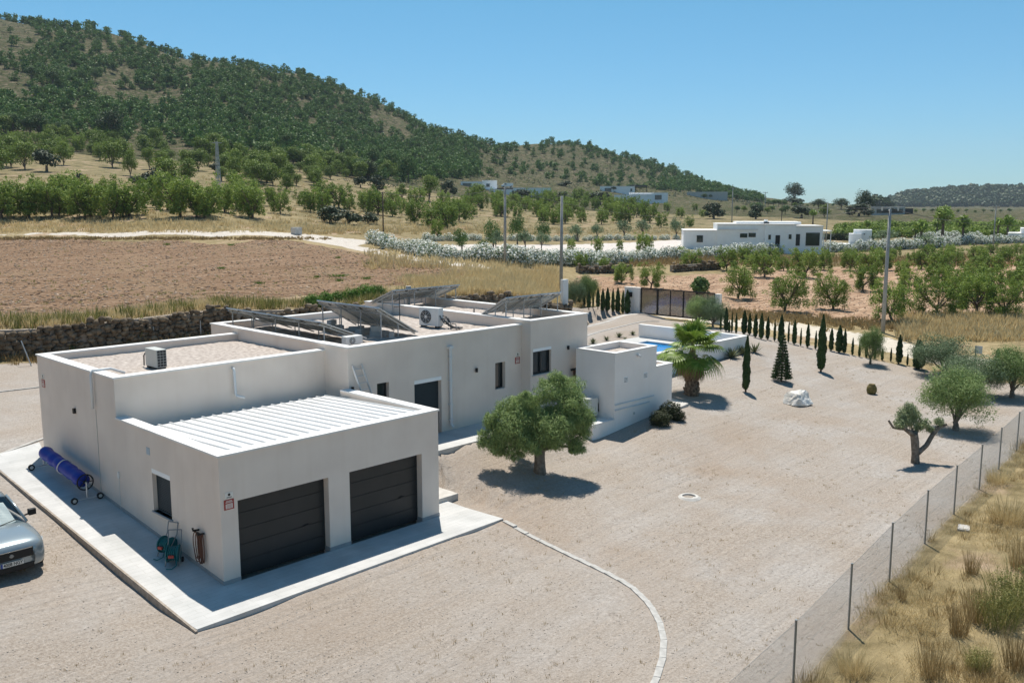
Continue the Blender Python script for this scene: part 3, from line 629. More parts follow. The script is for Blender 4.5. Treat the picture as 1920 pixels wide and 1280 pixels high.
q.build('side_louvre', MT['darkmetal'], ac)
q = MB(); q.box(-.13,.13,-.176,-.171,0.08,.10); q.build('trim', MT['plastic_g'], ac)
q = MB(); q.tube([(-.40,-.05,.45),(-.52,-.1,.47),(-.62,-.12,.35),(-.64,-.12,.02)],.022,8); q.build('pipe', MT['darkmetal'], ac, smooth=True)
ac2 = aircon('air_conditioner', (14.15,8.2,4.51), math.radians(-78), 1.0, .82, .36, 'white air conditioner with a round fan on the middle roof, grey hoses trailing from it')
q = MB()
for k in range(5):
    a0 = random.uniform(0,6); pts = [(.5+.12*i+random.uniform(-.03,.03), .05+.18*math.sin(a0+i*.9), max(.05,.42-.07*i+.10*math.sin(a0*2+i*1.3))) for i in range(9)]; q.tube(pts,.024,6)
q.build('hose', MT['darkmetal'], ac2, smooth=True)
ac3 = aircon('air_conditioner', (8.75,6.35,4.51), math.radians(0), .72, .36, .30, 'small low white air conditioner at the front edge of the middle roof')
# solar arrays
def solar(hx0, hy0, hx1, hy1, dx, dy, zh, zl, n, label, legs):
    """high edge from (hx0,hy0) to (hx1,hy1), low edge offset by (dx,dy)"""
    t = thing('solar_panel_array', label, 'solar panels', (hx0,hy0,0), 0, 'solar panel arrays on the villa roof')
    A = Vector((0,0,zh)); B = Vector((hx1-hx0,hy1-hy0,zh)); dn = Vector((dx,dy,zl-zh)); u = (B-A).normalized(); nrm = u.cross(dn).normalized()
    if nrm.z < 0: nrm = -nrm
    Lh = (B-A).length; w = Lh/n
    for i in range(n):
        p = A+u*(i*w+.012); e = u*(w-.024); q = MB()
        def slab(p, e, dn, t0, t1, mi): 
            a = nrm*t0; b = nrm*t1; q.add([p+a,p+e+a,p+e+dn+a,p+dn+a,p+b,p+e+b,p+e+dn+b,p+dn+b],[(0,3,2,1),(4,5,6,7),(0,1,5,4),(1,2,6,5),(2,3,7,6),(3,0,4,7)],mi)
        f = .035/dn.length; ue = u*.035
        slab(p, e, dn*f, 0, .04, 0); slab(p+dn*(1-f), e, dn*f, 0, .04, 0)
        slab(p+dn*f, ue, dn*(1-2*f), 0, .04, 0); slab(p+e-ue+dn*f, ue, dn*(1-2*f), 0, .04, 0)
        slab(p+ue+dn*f, e-2*ue, dn*(1-2*f), .03, .033, 1); slab(p+ue+dn*f, e-2*ue, dn*(1-2*f), .0335, .037, 2)
        c_ = p+e*.5+dn*.12; slab(c_-u*.06, u*.12, dn*.05, .01, .03, 3)
        q.build('solar_panel', [MT['alu'], MT['backsheet'], MT['pvglass'], MT['black']], t)
    q = MB()
    for fr in (.22,.78): q.bar(A+dn*fr-nrm*.03, B+dn*fr-nrm*.03, .04, .04)
    for i in range(legs):
        p = A+u*(.15+(Lh-.3)*i/(legs-1)); q.bar(p-nrm*.065+dn*.02, p+dn*.98-nrm*.065, .04, .05)
        a = p+dn*.12-nrm*.09; q.bar(a, Vector((a.x,a.y,4.52)), .035, .035)
        a = p+dn*.55-nrm*.09; q.bar(a, Vector((a.x,a.y,4.52)), .03, .03)
    q.build('support_frame', MT['galv'], t)
    return t
a1 = solar(7.72,13.5,7.72,6.75,2.0,0,5.40,4.62,6,'row of six tilted solar panels nearest the low wing roof',5)
a2 = solar(10.2,10.7,10.2,6.6,1.9,0,5.72,4.62,4,'row of four steeply raised solar panels at the middle of the roof over concrete blocks',4)
a3 = solar(15.6,12.6,19.9,12.6,0,1.75,5.64,4.95,6,'row of solar panels along the back of the far wing roof',4)
a4 = solar(15.95,5.6,19.5,5.6,0,1.45,5.76,4.98,5,'row of five solar panels on the front right of the far wing roof',4)
# concrete blocks under the second array
blk = MB(); blk.box(-.2,.2,-.1,.1,0,.2); blk.box(-.2,-.16,-.1,.1,.2,.201) if False else None
def block_mesh():
    q = MB(); q.box(-.2,.2,-.1,-.07,0,.2); q.box(-.2,.2,.07,.1,0,.2)
    for x in (-.2,-.015,.17): q.box(x,x+.03,-.07,.07,0,.2)
    return q
b0 = None; spots = [(10.6,10.3,.5),(10.6,10.25,.72),(10.9,10.1,.5),(11.0,9.3,.5),(11.25,9.25,.5),(10.7,8.5,.5),(11.0,8.6,.5),(11.35,8.5,.5),(10.75,7.6,.5),(11.1,7.5,.5),(10.75,7.55,.705),(11.0,6.9,.5)]
for i, (x, y, z) in enumerate(spots):
    if b0 is None:
        b0 = block_mesh().build('concrete_block', MT['concrete']); tag(b0, 'grey hollow concrete block under the steeply raised solar panels', 'concrete block', 'concrete blocks weighing down the solar panels'); b0.location = (x,y,4.02+z); b0.rotation_euler.z = random.uniform(0,3)
    else: dup(b0, (x,y,4.02+z), random.uniform(0,3))

# hose reels, hanging hose, pool cover
def hose_reel(loc, rz, label):
    t = thing('hose_reel', label, 'hose reel', loc, rz, 'teal hose reels by the garage wall')
    for x in (-.14,.14):
        q = MB(); q.tube([(x-.012,0,.30),(x+.012,0,.30)],.23,20); q.build('reel_disc', MT['teal'], t)
        q = MB(); q.tube([(x*1.2,-.20,.02),(x*1.2,-.02,.30),(x*1.2,.20,.55),(x*1.2,.26,.85)],.014,6); q.build('side_frame', MT['grey_metal'], t, smooth=True)
        q = MB(); q.tube([(x*1.3-.02,.16,.07),(x*1.3+.02,.16,.07)],.07,14); q.build('wheel', MT['black'], t)
    q = MB()
    for k in range(5): 
        xx = -.10+k*.05; q.tube([(xx,.17*math.cos(a),.30+.17*math.sin(a)) for a in np.linspace(0,2*math.pi,17)],.022,6,cap=False)
    q.tube([(.10,-.17,.3),(.14,-.3,.08),(.05,-.42,.03),(-.1,-.40,.03)],.016,6); q.build('hose', MT['teal'], t, smooth=True)
    q = MB(); q.tube([(-.17,.26,.85),(.17,.26,.85)],.014,6); q.build('handle', MT['grey_metal'], t)
    q = MB(); q.box(-.07,.07,-.27,-.22,.26,.33); q.build('red_connector', MT['red'], t)
hose_reel((-.32,2.42,pav_z(0,2.4)), math.radians(-70), 'teal hose reel further from the garage corner, under the garage window')
hose_reel((-.42,1.85,pav_z(0,1.85)), math.radians(-40), 'teal hose reel with a red connector nearest the hanging brown hose')
t = thing('hanging_hose', 'brown hose coiled over a wall bracket at the garage corner', 'hose', (-.02,1.05,0))
for k in range(7):
    q = MB() if k == 0 else q; w_ = .05+.018*k; y0 = -.20+.06*k; zb_ = .20+random.uniform(0,.28); pts = []
    for a in np.linspace(0, 2*math.pi, 25): pts.append((-.07-.02*(k%3), y0+w_*math.sin(a)*(1+.2*math.sin(a*2)), (1.16+zb_)/2+(1.16-zb_)/2*math.cos(a)))
    q.tube(pts,.013,6,cap=False)
q.build('coil', MT['hose'], t, smooth=True)
q = MB(); q.tube([(0,-.14,1.15),(-.16,-.14,1.17),(-.17,-.14,1.24)],.03,8); q.build('bracket', MT['black'], t); q = MB(); q.tube([(0,.12,1.19),(-.16,.12,1.21),(-.17,.12,1.28)],.03,8); q.build('bracket', MT['black'], t)
q = MB() ; t = thing('hanging_hose', 'dark hose bundle hung on the far wing wall left of the pool house', 'hose', (18.45,Y3-.04,2.35))
q.tube([(-.1,0,.3),(-.1,-.14,.34),(.12,-.14,.34),(.12,0,.3)],.05,8); q.build('bracket', MT['black'], t); q = MB()
for k in range(6): 
    q.tube([(-.02+.03*k+(.05+.01*k)*math.sin(a),-.09,.0+.32*math.cos(a)) for a in np.linspace(0,2*math.pi,17)],.014,6,cap=False)
q.build('coil', MT['hose'], t, smooth=True)
t = thing('pool_cover_reel', 'long rolled up blue pool cover on a wheeled stand along the left wall', 'pool cover', (0,0,0))
ys = np.linspace(10.55,7.45,24)
q = MB(); q.tube([(-.52+.012*math.sin(i*1.7),y,pav_z(0,y)+.58+.01*math.sin(i*2.1)) for i, y in enumerate(ys)], [.205+.014*math.sin(i*1.3)+.010*math.sin(i*3.1) for i in range(24)], 20); q.build('rolled_cover', MT['coverblue'], t, smooth=True)
q = MB(); zz = pav_z(0,8.9)+.58; q.tube([(-.52+.23*math.cos(a),8.9+.03*math.sin(a*2),zz+.23*math.sin(a)) for a in np.linspace(0,2*math.pi,25)],.016,6,cap=False); q.build('strap', MT['signwhite'], t)
for y in (10.75,7.22):
    z0 = pav_z(0,y); s_ = 1 if y > 9 else -1
    q = MB(); q.tube([(-.52,y-s_*.2,z0+.58),(-.52,y,z0+.58)],.03,10); q.tube([(-.52,y,z0+.60),(-.52,y,z0+.10)],.022,8); q.tube([(-.90,y,z0+.10),(-.14,y,z0+.10)],.02,8); q.build('stand', MT['alu'], t)
    for x in (-.90,-.14):
        q = MB(); q.tube([(x,y-.03,z0+.10),(x,y+.03,z0+.10)],.10,16); wv = q.build('wheel', MT['black'], t); q = MB(); q.tube([(x,y-.034,z0+.10),(x,y+.034,z0+.10)],.055,12); q.build('hub', MT['plastic_g'], wv)
q = MB(); y = 7.30; z0 = pav_z(0,y)+.58
q.tube([(-.52+.235*math.cos(a),y,z0+.235*math.sin(a)) for a in np.linspace(0,2*math.pi,25)],.022,8,cap=False)
for i in range(5): a = i*1.2566; q.bar((-.52,y,z0),(-.52+.235*math.cos(a),y,z0+.235*math.sin(a)),.03,.02)
q.tube([(-.52,y-.04,z0),(-.52,y+.04,z0)],.05,10); q.build('handwheel', MT['black'], t)

# ------------------------------------------------------------------ pool house and pool
ph = thing('pool_house', 'white box shaped pool house standing between the olive tree and the palm', 'pool house')
PY = 1.67
g = MB(); g.box(18.25,21.15,PY,PY+.2,ZB,3.60); g.box(18.25,18.45,PY+.2,3.72,ZB,3.60); g.box(20.95,21.15,PY+.2,3.72,ZB,3.60); g.box(18.45,20.95,3.52,3.72,ZB,3.60)
g.build('wall', MT['stucco_w'], ph)
g = MB(); g.box(21.15,22.36,PY,PY+.2,ZB,2.71); g.box(22.16,22.36,PY+.2,3.72,ZB,2.71); g.build('low_wall', MT['stucco_w'], ph); g = MB(); g.box(16.84,18.25,PY,PY+.2,ZB,.89); g.box(16.84,17.04,PY+.2,2.95,ZB,.89); g.box(17.04,18.25,PY+.2,2.95,ZB,.86)
g.build('low_wall', MT['stucco_w'], ph)
c = coping(18.25,21.15,PY,3.72,3.60,'lrfb',w=.22,ov=.025,t=.045); c.build('coping', MT['coping'], ph)
c = MB(); c.box(21.15,22.385,PY-.025,PY+.23,2.71,2.75); c.box(22.14,22.385,PY+.23,3.72,2.71,2.75); c.build('low_coping', MT['coping'], ph); c = MB(); c.box(16.815,18.25,PY-.025,PY+.23,.89,.93); c.box(16.815,17.06,PY+.23,2.97,.89,.93)
c.build('low_coping', MT['coping'], ph)
c = MB(); c.box(18.45,20.95,PY+.2,3.52,3.30,3.38); c.build('roof', MT['roofgravel'], ph)
for x in (18.98,20.36):
    v_ = MB(); v_.box(x-.13,x+.13,PY-.012,PY,2.34,2.58); vo = v_.build('vent_grille', MT['white'], ph); v_ = MB()
    for i in range(4): v_.box(x-.115,x+.115,PY-.016,PY-.0125,2.365+i*.052,2.385+i*.052)
    v_.build('slot', MT['darkmetal'], vo)
for (x0,z0,x1,z1) in ((18.27,1.50,20.97,1.50),(18.27,1.28,20.66,1.28)):
    v_ = MB(); v_.tube([(x0,PY-.03,z0),(x1,PY-.03,z1)],.028,8); v_.build('wall_pipe', MT['pvc'], ph, smooth=True)
v_ = MB(); v_.tube([(19.75,PY,3.38),(19.75,PY-.09,3.40),(19.83,PY-.14,3.33)],.045,10); v_.build('spotlight', MT['pvc'], ph, smooth=True)
v_ = MB(); v_.tube([(19.6,PY,.95),(19.6,PY-.02,.95)],.06,12); v_.build('outlet_cap', MT['plastic_g'], ph)
hp = aircon('heat_pump', (17.62,2.62,.935), math.radians(-8), .95, .82, .38, 'beige heat pump unit standing on the low ledge left of the pool house', m='plastic_g', nf=0)
q = MB(); q.tube([(.48,-.05,.6),(.56,-.06,.62),(.60,-.06,.5),(.62,-.06,.25),(.70,-.06,.12)],.025,8); q.tube([(.48,.05,.35),(.62,.04,.35)],.025,8); q.build('hose', MT['black'], hp, smooth=True)
# pool terrace: solid block with the basin cut out, white parapet on two sides
pool = thing('pool_terrace_wall', 'long low white wall round two sides of the raised pool terrace', 'wall')
g = MB(); g.box(24.0,35.6,5.45,5.7,-.2,2.18); g.box(35.35,35.6,5.7,12.9,-.2,2.18); g.build('wall', MT['stucco_w'], pool)
g = MB(); g.box(23.98,35.63,5.42,5.73,2.18,2.22); g.box(35.32,35.63,5.73,12.93,2.18,2.22); g.build('coping', MT['coping'], pool)
dk = MB()
DX0, DX1, DY0, DY1 = 22.2, 35.35, 5.7, 12.9; BX0, BX1, BY0, BY1 = 26.0, 34.3, 6.2, 11.5; DZ = 1.42
dk.box(DX0,BX0,DY0,DY1,.3,DZ); dk.box(BX1,DX1,DY0,DY1,.3,DZ); dk.box(BX0,BX1,DY0,BY0,.3,DZ); dk.box(BX0,BX1,BY1,DY1,.3,DZ); dk.box(BX0,BX1,BY0,BY1,-.2,-.1)
tag(dk.build('pool_deck', MT['paving']), kind='structure')
wt = MB(); wt.box(BX0,BX1,BY0,BY1,-.1,DZ-.12)
MW = mat('pool_water', (.01,.22,.58), .04, (.015,.30,.72), scale=1.2, bump=.02, bscale=3, spec=.5)
tag(wt.build('pool_water', MW), kind='structure')

# ------------------------------------------------------------------ boundary: chain link fence on the right
fpts = [(x, y, Tz(x, y)) for x, y in FENCE]; fpts[0] = (-30, -15.75, Tz(-30,-15.75))
pp = []
for a, b in zip(fpts[:-1], fpts[1:]):
    n = max(1, round(math.hypot(b[0]-a[0], b[1]-a[1])/3.3))
    for i in range(n): pp.append((a[0]+(b[0]-a[0])*i/n, a[1]+(b[1]-a[1])*i/n))
pp.append(fpts[-1][:2]); pp = [(x, y) for x, y in pp if x > -6]
fence = thing('chain_link_fence', 'galvanised chain link fence with thin grey posts along the right edge of the gravel garden', 'fence')
for i, (x, y) in enumerate(pp):
    z = Tz(x, y); q = MB(); q.tube([(x,y,z-.2),(x,y,z+1.55)],.026,8); q.tube([(x,y,z+1.55),(x,y,z+1.57)],.031,8); q.build('post', MT['grey_metal'], fence, smooth=False)
V = []; Fq = []
def strand(p0, p1, r=.0016):
    o = len(V); d = np.array(p1)-np.array(p0); side = np.array([-d[1], d[0], 0]); side = side/ (np.linalg.norm(side)+1e-9)*r; up = np.array([0,0,r*1.4])
    V.extend([p0-side-up, p0+side-up, p0+up, p1-side-up, p1+side-up, p1+up]); Fq.extend([(o,o+1,o+4,o+3),(o+1,o+2,o+5,o+4),(o+2,o,o+3,o+5)])
for a, b in zip(pp[:-1], pp[1:]):
    za, zb = Tz(*a), Tz(*b); Lh = math.hypot(b[0]-a[0], b[1]-a[1]); dx, dy = (b[0]-a[0])/Lh, (b[1]-a[1])/Lh; hgt = 1.5
    P_ = lambda s, h: np.array([a[0]+dx*s, a[1]+dy*s, za+(zb-za)*s/Lh+.03+h])
    s = -hgt
    while s < Lh:
        s0, s1 = max(s, 0), min(s+hgt, Lh)
        if s1 > s0: strand(P_(s0, s0-s), P_(s1, s1-s)); strand(P_(s0, hgt-(s0-s)), P_(s1, hgt-(s1-s)))
        s += .066
    for h in (.02, .75, 1.49): strand(P_(0, h), P_(Lh, h), .0022)
link('wire_mesh', npmesh('wire_mesh', V, np.array(Fq), MT['galv']), fence)
q = MB(); q.box(-.24,.24,-.16,.16,0,.07); q.box(-.20,.20,-.125,.125,.07,.085)
o = q.build('meter_box_cover', MT['concrete'], bevel=.01); o.location = on(17.2,-12.15,.0); o.rotation_euler.z = .25; tag(o, 'small pale concrete box lid in the dry grass just outside the fence', 'box lid')
# manhole
q = MB(); n = 28
for (r0,z0,r1,z1) in ((.46,-.02,.36,.04),(.36,.04,.26,.04),(.26,.04,.25,-.02)):
    q.add([(r0*math.cos(a),r0*math.sin(a),z0) for a in np.linspace(0,2*math.pi,n,endpoint=False)]+[(r1*math.cos(a),r1*math.sin(a),z1) for a in np.linspace(0,2*math.pi,n,endpoint=False)], [(i,(i+1)%n,(i+1)%n+n,i+n) for i in range(n)])
q.add([(.25*math.cos(a),.25*math.sin(a),-.015) for a in np.linspace(0,2*math.pi,n,endpoint=False)], [tuple(range(n))])
o = q.build('manhole_ring', MT['concrete']); o.scale = (.85,.85,1); o.location = on(14.06,-4.65,.01); tag(o, 'round pale concrete manhole ring lying in the gravel garden', 'manhole')
# curved edging of single kerb stones
ep = [onp for onp in [(8.42,-1.66),(8.0,-3.9),(7.5,-6.2),(7.15,-7.4),(6.55,-8.4),(5.9,-9.15),(5.2,-9.75),(4.5,-10.2),(3.7,-10.6),(2.8,-10.95),(1.8,-11.2)]]
seg = np.array(ep); dl = np.r_[0, np.cumsum(np.hypot(*np.diff(seg, axis=0).T))]
def al(s): return np.interp(s, dl, seg[:,0]), np.interp(s, dl, seg[:,1])
kb = None; s = .03; k = 0
ORD = 'first second third fourth fifth sixth seventh eighth ninth tenth eleventh twelfth thirteenth fourteenth fifteenth sixteenth seventeenth eighteenth nineteenth twentieth twenty-first twenty-second twenty-third twenty-fourth twenty-fifth twenty-sixth twenty-seventh twenty-eighth twenty-ninth thirtieth'.split()
MT['kerbstone'] = mat('kerb_stone', (.36,.35,.33), .9, (.50,.485,.46), scale=4, detail=8, bump=.003)
while s < dl[-1]-.5:
    ln = .60 if s < 6 else .42
    x0, y0 = al(s); x1, y1 = al(s+ln-.03); a = math.atan2(y1-y0, x1-x0)+random.uniform(-.012,.012); x, y = (x0+x1)/2, (y0+y1)/2
    if kb is None:
        q = MB(); q.box(-.29,.29,-.075,.075,-.2,.03); kb = q.build('kerb_stone', MT['kerbstone'], bevel=.008); tag(kb, 'first pale kerb stone of the curved edging line, counted from the garage paving', 'kerb stone', 'kerb stones of the curved edging line')
        kb.location = on(x,y); kb.rotation_euler.z = a
    else: dup(kb, on(x,y), a, (ln/.60,1,1), ORD[k]+' pale kerb stone of the curved edging line, counted from the garage paving')
    s += ln; k += 1
# concrete lines of the drive
q = MB()
def kerbline(pts, w=.12, h=.06):
    for a, b in zip(pts[:-1], pts[1:]):
        n = max(1, int(math.hypot(b[0]-a[0], b[1]-a[1])/1.0)); 
        for i in range(n):
            p0 = [a[j]+(b[j]-a[j])*i/n for j in (0,1)]; p1 = [a[j]+(b[j]-a[j])*(i+.985)/n for j in (0,1)]
            q.bar(on(*p0, h/2-.02), on(*p1, h/2-.02), w, h)
kerbline([(-12,21.5),(1.8,22.7),(3.5,22.73),(14,22.9),(24,22.3),(33,20.6)]); kerbline([(-4,12.4),(-1.2,13.1),(.3,13.9),(3,15.2),(7,16.5)])
kerbline([(35.5,19.8),(38,20.4),(42,21.4),(46,22.3)], .25, .05); kerbline([(33,16.5),(37,17.4),(42,18.2),(46,18.8)], .14, .05)
tag(q.build('drive_kerb', MT['kerbstone']), kind='structure')
q = MB(); q.prism([(45.0,23.6),(47.7,22.9),(48.6,22.3),(48.4,19.8),(46.8,21.2)], lambda x,y: Tz(x,y)-.1, lambda x,y: Tz(x,y)+.05); tag(q.build('gate_apron', MT['concrete']), kind='structure')

# ------------------------------------------------------------------ gate
gp = MB(); gx_, gy_ = 48.65, 22.45; gz_ = Tz(gx_, gy_)-.1
gt = thing('sliding_gate', 'black framed sliding gate with a brown and blue patterned mesh screen', 'gate')
gh = 2.0; y1_, y0_ = 22.35, 15.6; gzb = gz_+.08
for y, w in ((22.32,.09),(20.75,.16),(19.55,.05),(18.35,.09),(17.2,.05),(16.2,.05),(y0_,.09)):
    q = MB(); q.box(gx_-.05,gx_+.03,y-w/2,y+w/2,gzb,gzb+gh); q.build('upright', MT['black'], gt)
q = MB(); q.box(gx_-.04,gx_+.02,y0_,y1_,gzb+gh,gzb+gh+.08); q.box(gx_-.04,gx_+.02,y0_,y1_,gzb-.03,gzb+.07); q.build('rail', MT['black'], gt)
MGS = bpy.data.materials.new('gate_screen'); MGS.use_nodes = True; nt = MGS.node_tree; N = nt.nodes; L = nt.links; b = N['Principled BSDF']; b.inputs['Roughness'].default_value = .7
tc = N.new('ShaderNodeTexCoord'); mp = N.new('ShaderNodeMapping'); mp.inputs['Location'].default_value = (0,-19.2*.62,-gzb+.35); mp.inputs['Scale'].default_value = (0,.62,1); L.new(tc.outputs['Object'], mp.inputs[0])
ln = N.new('ShaderNodeVectorMath'); ln.operation = 'LENGTH'; L.new(mp.outputs[0], ln.inputs[0])
nz = N.new('ShaderNodeTexNoise'); nz.inputs['Scale'].default_value = 4.2; nz.inputs['Detail'].default_value = 4; mp2 = N.new('ShaderNodeMapping'); mp2.inputs['Scale'].default_value = (1,1,5); L.new(tc.outputs['Object'], mp2.inputs[0]); L.new(mp2.outputs[0], nz.inputs['Vector'])
ad = N.new('ShaderNodeMath'); ad.operation = 'MULTIPLY_ADD'; ad.inputs[1].default_value = 1.3; L.new(nz.outputs['Fac'], ad.inputs[0]); L.new(ln.outputs['Value'], ad.inputs[2])
rp = N.new('ShaderNodeValToRGB'); e = rp.color_ramp.elements; e[0].position = .0; e[0].color = (.24,.13,.07,1); e[1].position = 1; e[1].color = (.20,.12,.07,1)
mr = N.new('ShaderNodeMapRange'); mr.inputs[1].default_value = .3; mr.inputs[2].default_value = 4.0; L.new(ad.outputs[0], mr.inputs[0])
for p_, c_ in ((.25,(.22,.10,.05)),(.33,(.13,.11,.10)),(.38,(.24,.13,.07)),(.44,(.20,.21,.27)),(.49,(.07,.09,.27)),(.54,(.19,.20,.28)),(.58,(.05,.06,.16)),(.64,(.11,.10,.07))): q = e.new(p_); q.color = (*c_,1)
L.new(mr.outputs[0], rp.inputs[0]); L.new(rp.outputs[0], b.inputs['Base Color'])
tp_ = N.new('ShaderNodeBsdfTransparent'); mm_ = N.new('ShaderNodeMixShader'); mm_.inputs[0].default_value = .35; L.new(b.outputs[0], mm_.inputs[1]); L.new(tp_.outputs[0], mm_.inputs[2]); L.new(mm_.outputs[0], N['Material Output'].inputs[0])
q = MB(); q.box(gx_-.012,gx_+.0,y0_,y1_,gzb+.07,gzb+gh); q.build('mesh_screen', MGS, gt)
q = MB(); q.box(gx_-.15,gx_+.15,22.40,23.9,gz_-.3,gz_+2.1); q.box(gx_-.18,gx_+.18,22.38,23.93,gz_+2.1,gz_+2.14)
o = q.build('gate_pillar', MT['stucco_w']); tag(o, 'wide white rendered pillar at the left end of the black gate', 'pillar')
q = MB(); q.box(gx_-.33,gx_-.16,23.1,23.55,gz_+1.35,gz_+1.75); q.box(gx_-.335,gx_-.33,23.15,23.5,gz_+1.6,gz_+1.63); o = q.build('letter_box', MT['black'], bevel=.01); tag(o, 'black letter box mounted on the white gate pillar', 'letter box')
q = MB(); q.box(gx_-.15,gx_+.15,15.1,15.5,gz_-.3,gz_+2.1); o = q.build('gate_pillar', MT['stucco_w']); tag(o, 'white rendered pillar at the right end of the gate behind the olive and the palm', 'pillar')
#@@PART3
# ------------------------------------------------------------------ dry stone wall behind the villa
ico_v = None
def stones(pts, sizes, seed=1):
    """many squashed irregular stones as one array mesh"""
    t = (1+5**.5)/2; iv = np.array([(-1,t,0),(1,t,0),(-1,-t,0),(1,-t,0),(0,-1,t),(0,1,t),(0,-1,-t),(0,1,-t),(t,0,-1),(t,0,1),(-t,0,-1),(-t,0,1)])/math.hypot(1,t)
    fi = np.array([(0,11,5),(0,5,1),(0,1,7),(0,7,10),(0,10,11),(1,5,9),(5,11,4),(11,10,2),(10,7,6),(7,1,8),(3,9,4),(3,4,2),(3,2,6),(3,6,8),(3,8,9),(4,9,5),(2,4,11),(6,2,10),(8,6,7),(9,8,1)])
    r = np.random.default_rng(seed); n = len(pts); V = iv[None]*(1+r.uniform(-.28,.28,(n,12,1)))
    a = r.uniform(0,6.28,n); c, s = np.cos(a)[:,None], np.sin(a)[:,None]
    V = np.stack([V[...,0]*c-V[...,1]*s, V[...,0]*s+V[...,1]*c, V[...,2]], -1)*np.asarray(sizes)[:,None,:]+np.asarray(pts)[:,None,:]
    return V.reshape(-1,3), (fi[None]+12*np.arange(n)[:,None,None]).reshape(-1,3)
MST = mat('rubble_stone', (.085,.065,.045), .95, (.31,.255,.19), scale=2.6, detail=6, bump=.03, bscale=10, lo=.32, hi=.7)
nt = MST.node_tree; N = nt.nodes; L = nt.links; b = N['Principled BSDF']; src = b.inputs['Base Color'].links[0].from_socket
g_ = N.new('ShaderNodeNewGeometry'); rp = N.new('ShaderNodeValToRGB'); rp.color_ramp.elements[0].color = (.6,.56,.52,1); rp.color_ramp.elements[1].color = (1.1,1.05,.98,1); L.new(g_.outputs['Random Per Island'], rp.inputs[0])
mx = N.new('ShaderNodeMix'); mx.data_type = 'RGBA'; mx.blend_type = 'MULTIPLY'; mx.inputs[0].default_value = 1; L.new(src, mx.inputs[6]); L.new(rp.outputs[0], mx.inputs[7]); L.new(mx.outputs[2], b.inputs['Base Color'])
def rubble_wall(name, label, pl, h, seed, core=True, size=.17):
    P = []; S = []; r = np.random.default_rng(seed); q = MB()
    for a, c in zip(pl[:-1], pl[1:]):
        Lh = math.hypot(c[0]-a[0], c[1]-a[1]); nx, ny = (c[1]-a[1])/Lh, -(c[0]-a[0])/Lh
        if nx*(CAM[0]-a[0])+ny*(CAM[1]-a[1]) < 0: nx, ny = -nx, -ny
        rows = int(h/(size*1.35)); cols = int(Lh/(size*1.9))
        for i in range(cols+1):
            x = a[0]+(c[0]-a[0])*i/max(cols,1); y = a[1]+(c[1]-a[1])*i/max(cols,1); zb = float(T(np.array([x+nx*.5]), np.array([y+ny*.5]))[0]); hh = h+.18*math.sin(x*.9)+r.uniform(-.08,.12)
            for j in range(rows+2):
                z = zb-.05+j*size*1.35+r.uniform(-.04,.04)
                if z > zb+hh: break
                o = r.uniform(-.5,.5)*size*1.9
                P.append((x+(c[0]-a[0])/Lh*o+nx*(.05+r.uniform(0,.12)), y+(c[1]-a[1])/Lh*o+ny*(.05+r.uniform(0,.12)), z)); s_ = size*r.uniform(.75,1.35); S.append((s_*1.2, s_*1.2, s_*r.uniform(.7,1.05)))
        n = max(2, int(Lh/2))
        for i in range(n):
            x0, y0 = a[0]+(c[0]-a[0])*i/n, a[1]+(c[1]-a[1])*i/n; x1, y1 = a[0]+(c[0]-a[0])*(i+1)/n, a[1]+(c[1]-a[1])*(i+1)/n; z0 = Tz(x0+nx*.5, y0+ny*.5); z1 = Tz(x1+nx*.5, y1+ny*.5)
            q.add([(x0,y0,z0-.5),(x1,y1,z1-.5),(x1-nx*.5,y1-ny*.5,z1-.5),(x0-nx*.5,y0-ny*.5,z0-.5),(x0,y0,z0+h-.1),(x1,y1,z1+h-.1),(x1-nx*.5,y1-ny*.5,z1+h-.1),(x0-nx*.5,y0-ny*.5,z0+h-.1)],[(0,3,2,1),(4,5,6,7),(0,1,5,4),(1,2,6,5),(2,3,7,6),(3,0,4,7)])
    t = thing(name, label, 'stone wall', (pl[0][0], pl[0][1], 0)); 
    V_, F_ = stones(P, S, seed); V_ = V_-np.array([pl[0][0], pl[0][1], 0])
    link('stones', npmesh('stones', V_, F_, MST), t); q.v = [(x-pl[0][0], y-pl[0][1], z) for x, y, z in q.v]; q.build('earth_core', MT['rough_conc'], t)
rubble_wall('dry_stone_wall', 'long rough brown dry stone wall holding up the ploughed field behind the villa', [(-24,seg_y(-24)),(4.3,30.5),(15.4,29.7),(33.8,27.2),(42.5,24.6)], 1.62, 3)
A_ = poly_px([(1085,512),(1180,510)]); rubble_wall('dry_stone_wall', 'short dark stone terrace wall behind the first almond trees left of the gate', [tuple(A_[0]), tuple(A_[1])], .9, 4, size=.2)
A_ = poly_px([(1262,510),(1350,505)]); rubble_wall('dry_stone_wall', 'dark stone terrace wall below the white oleanders in front of the white villa', [tuple(A_[0]), tuple(A_[1])], .9, 5, size=.2)

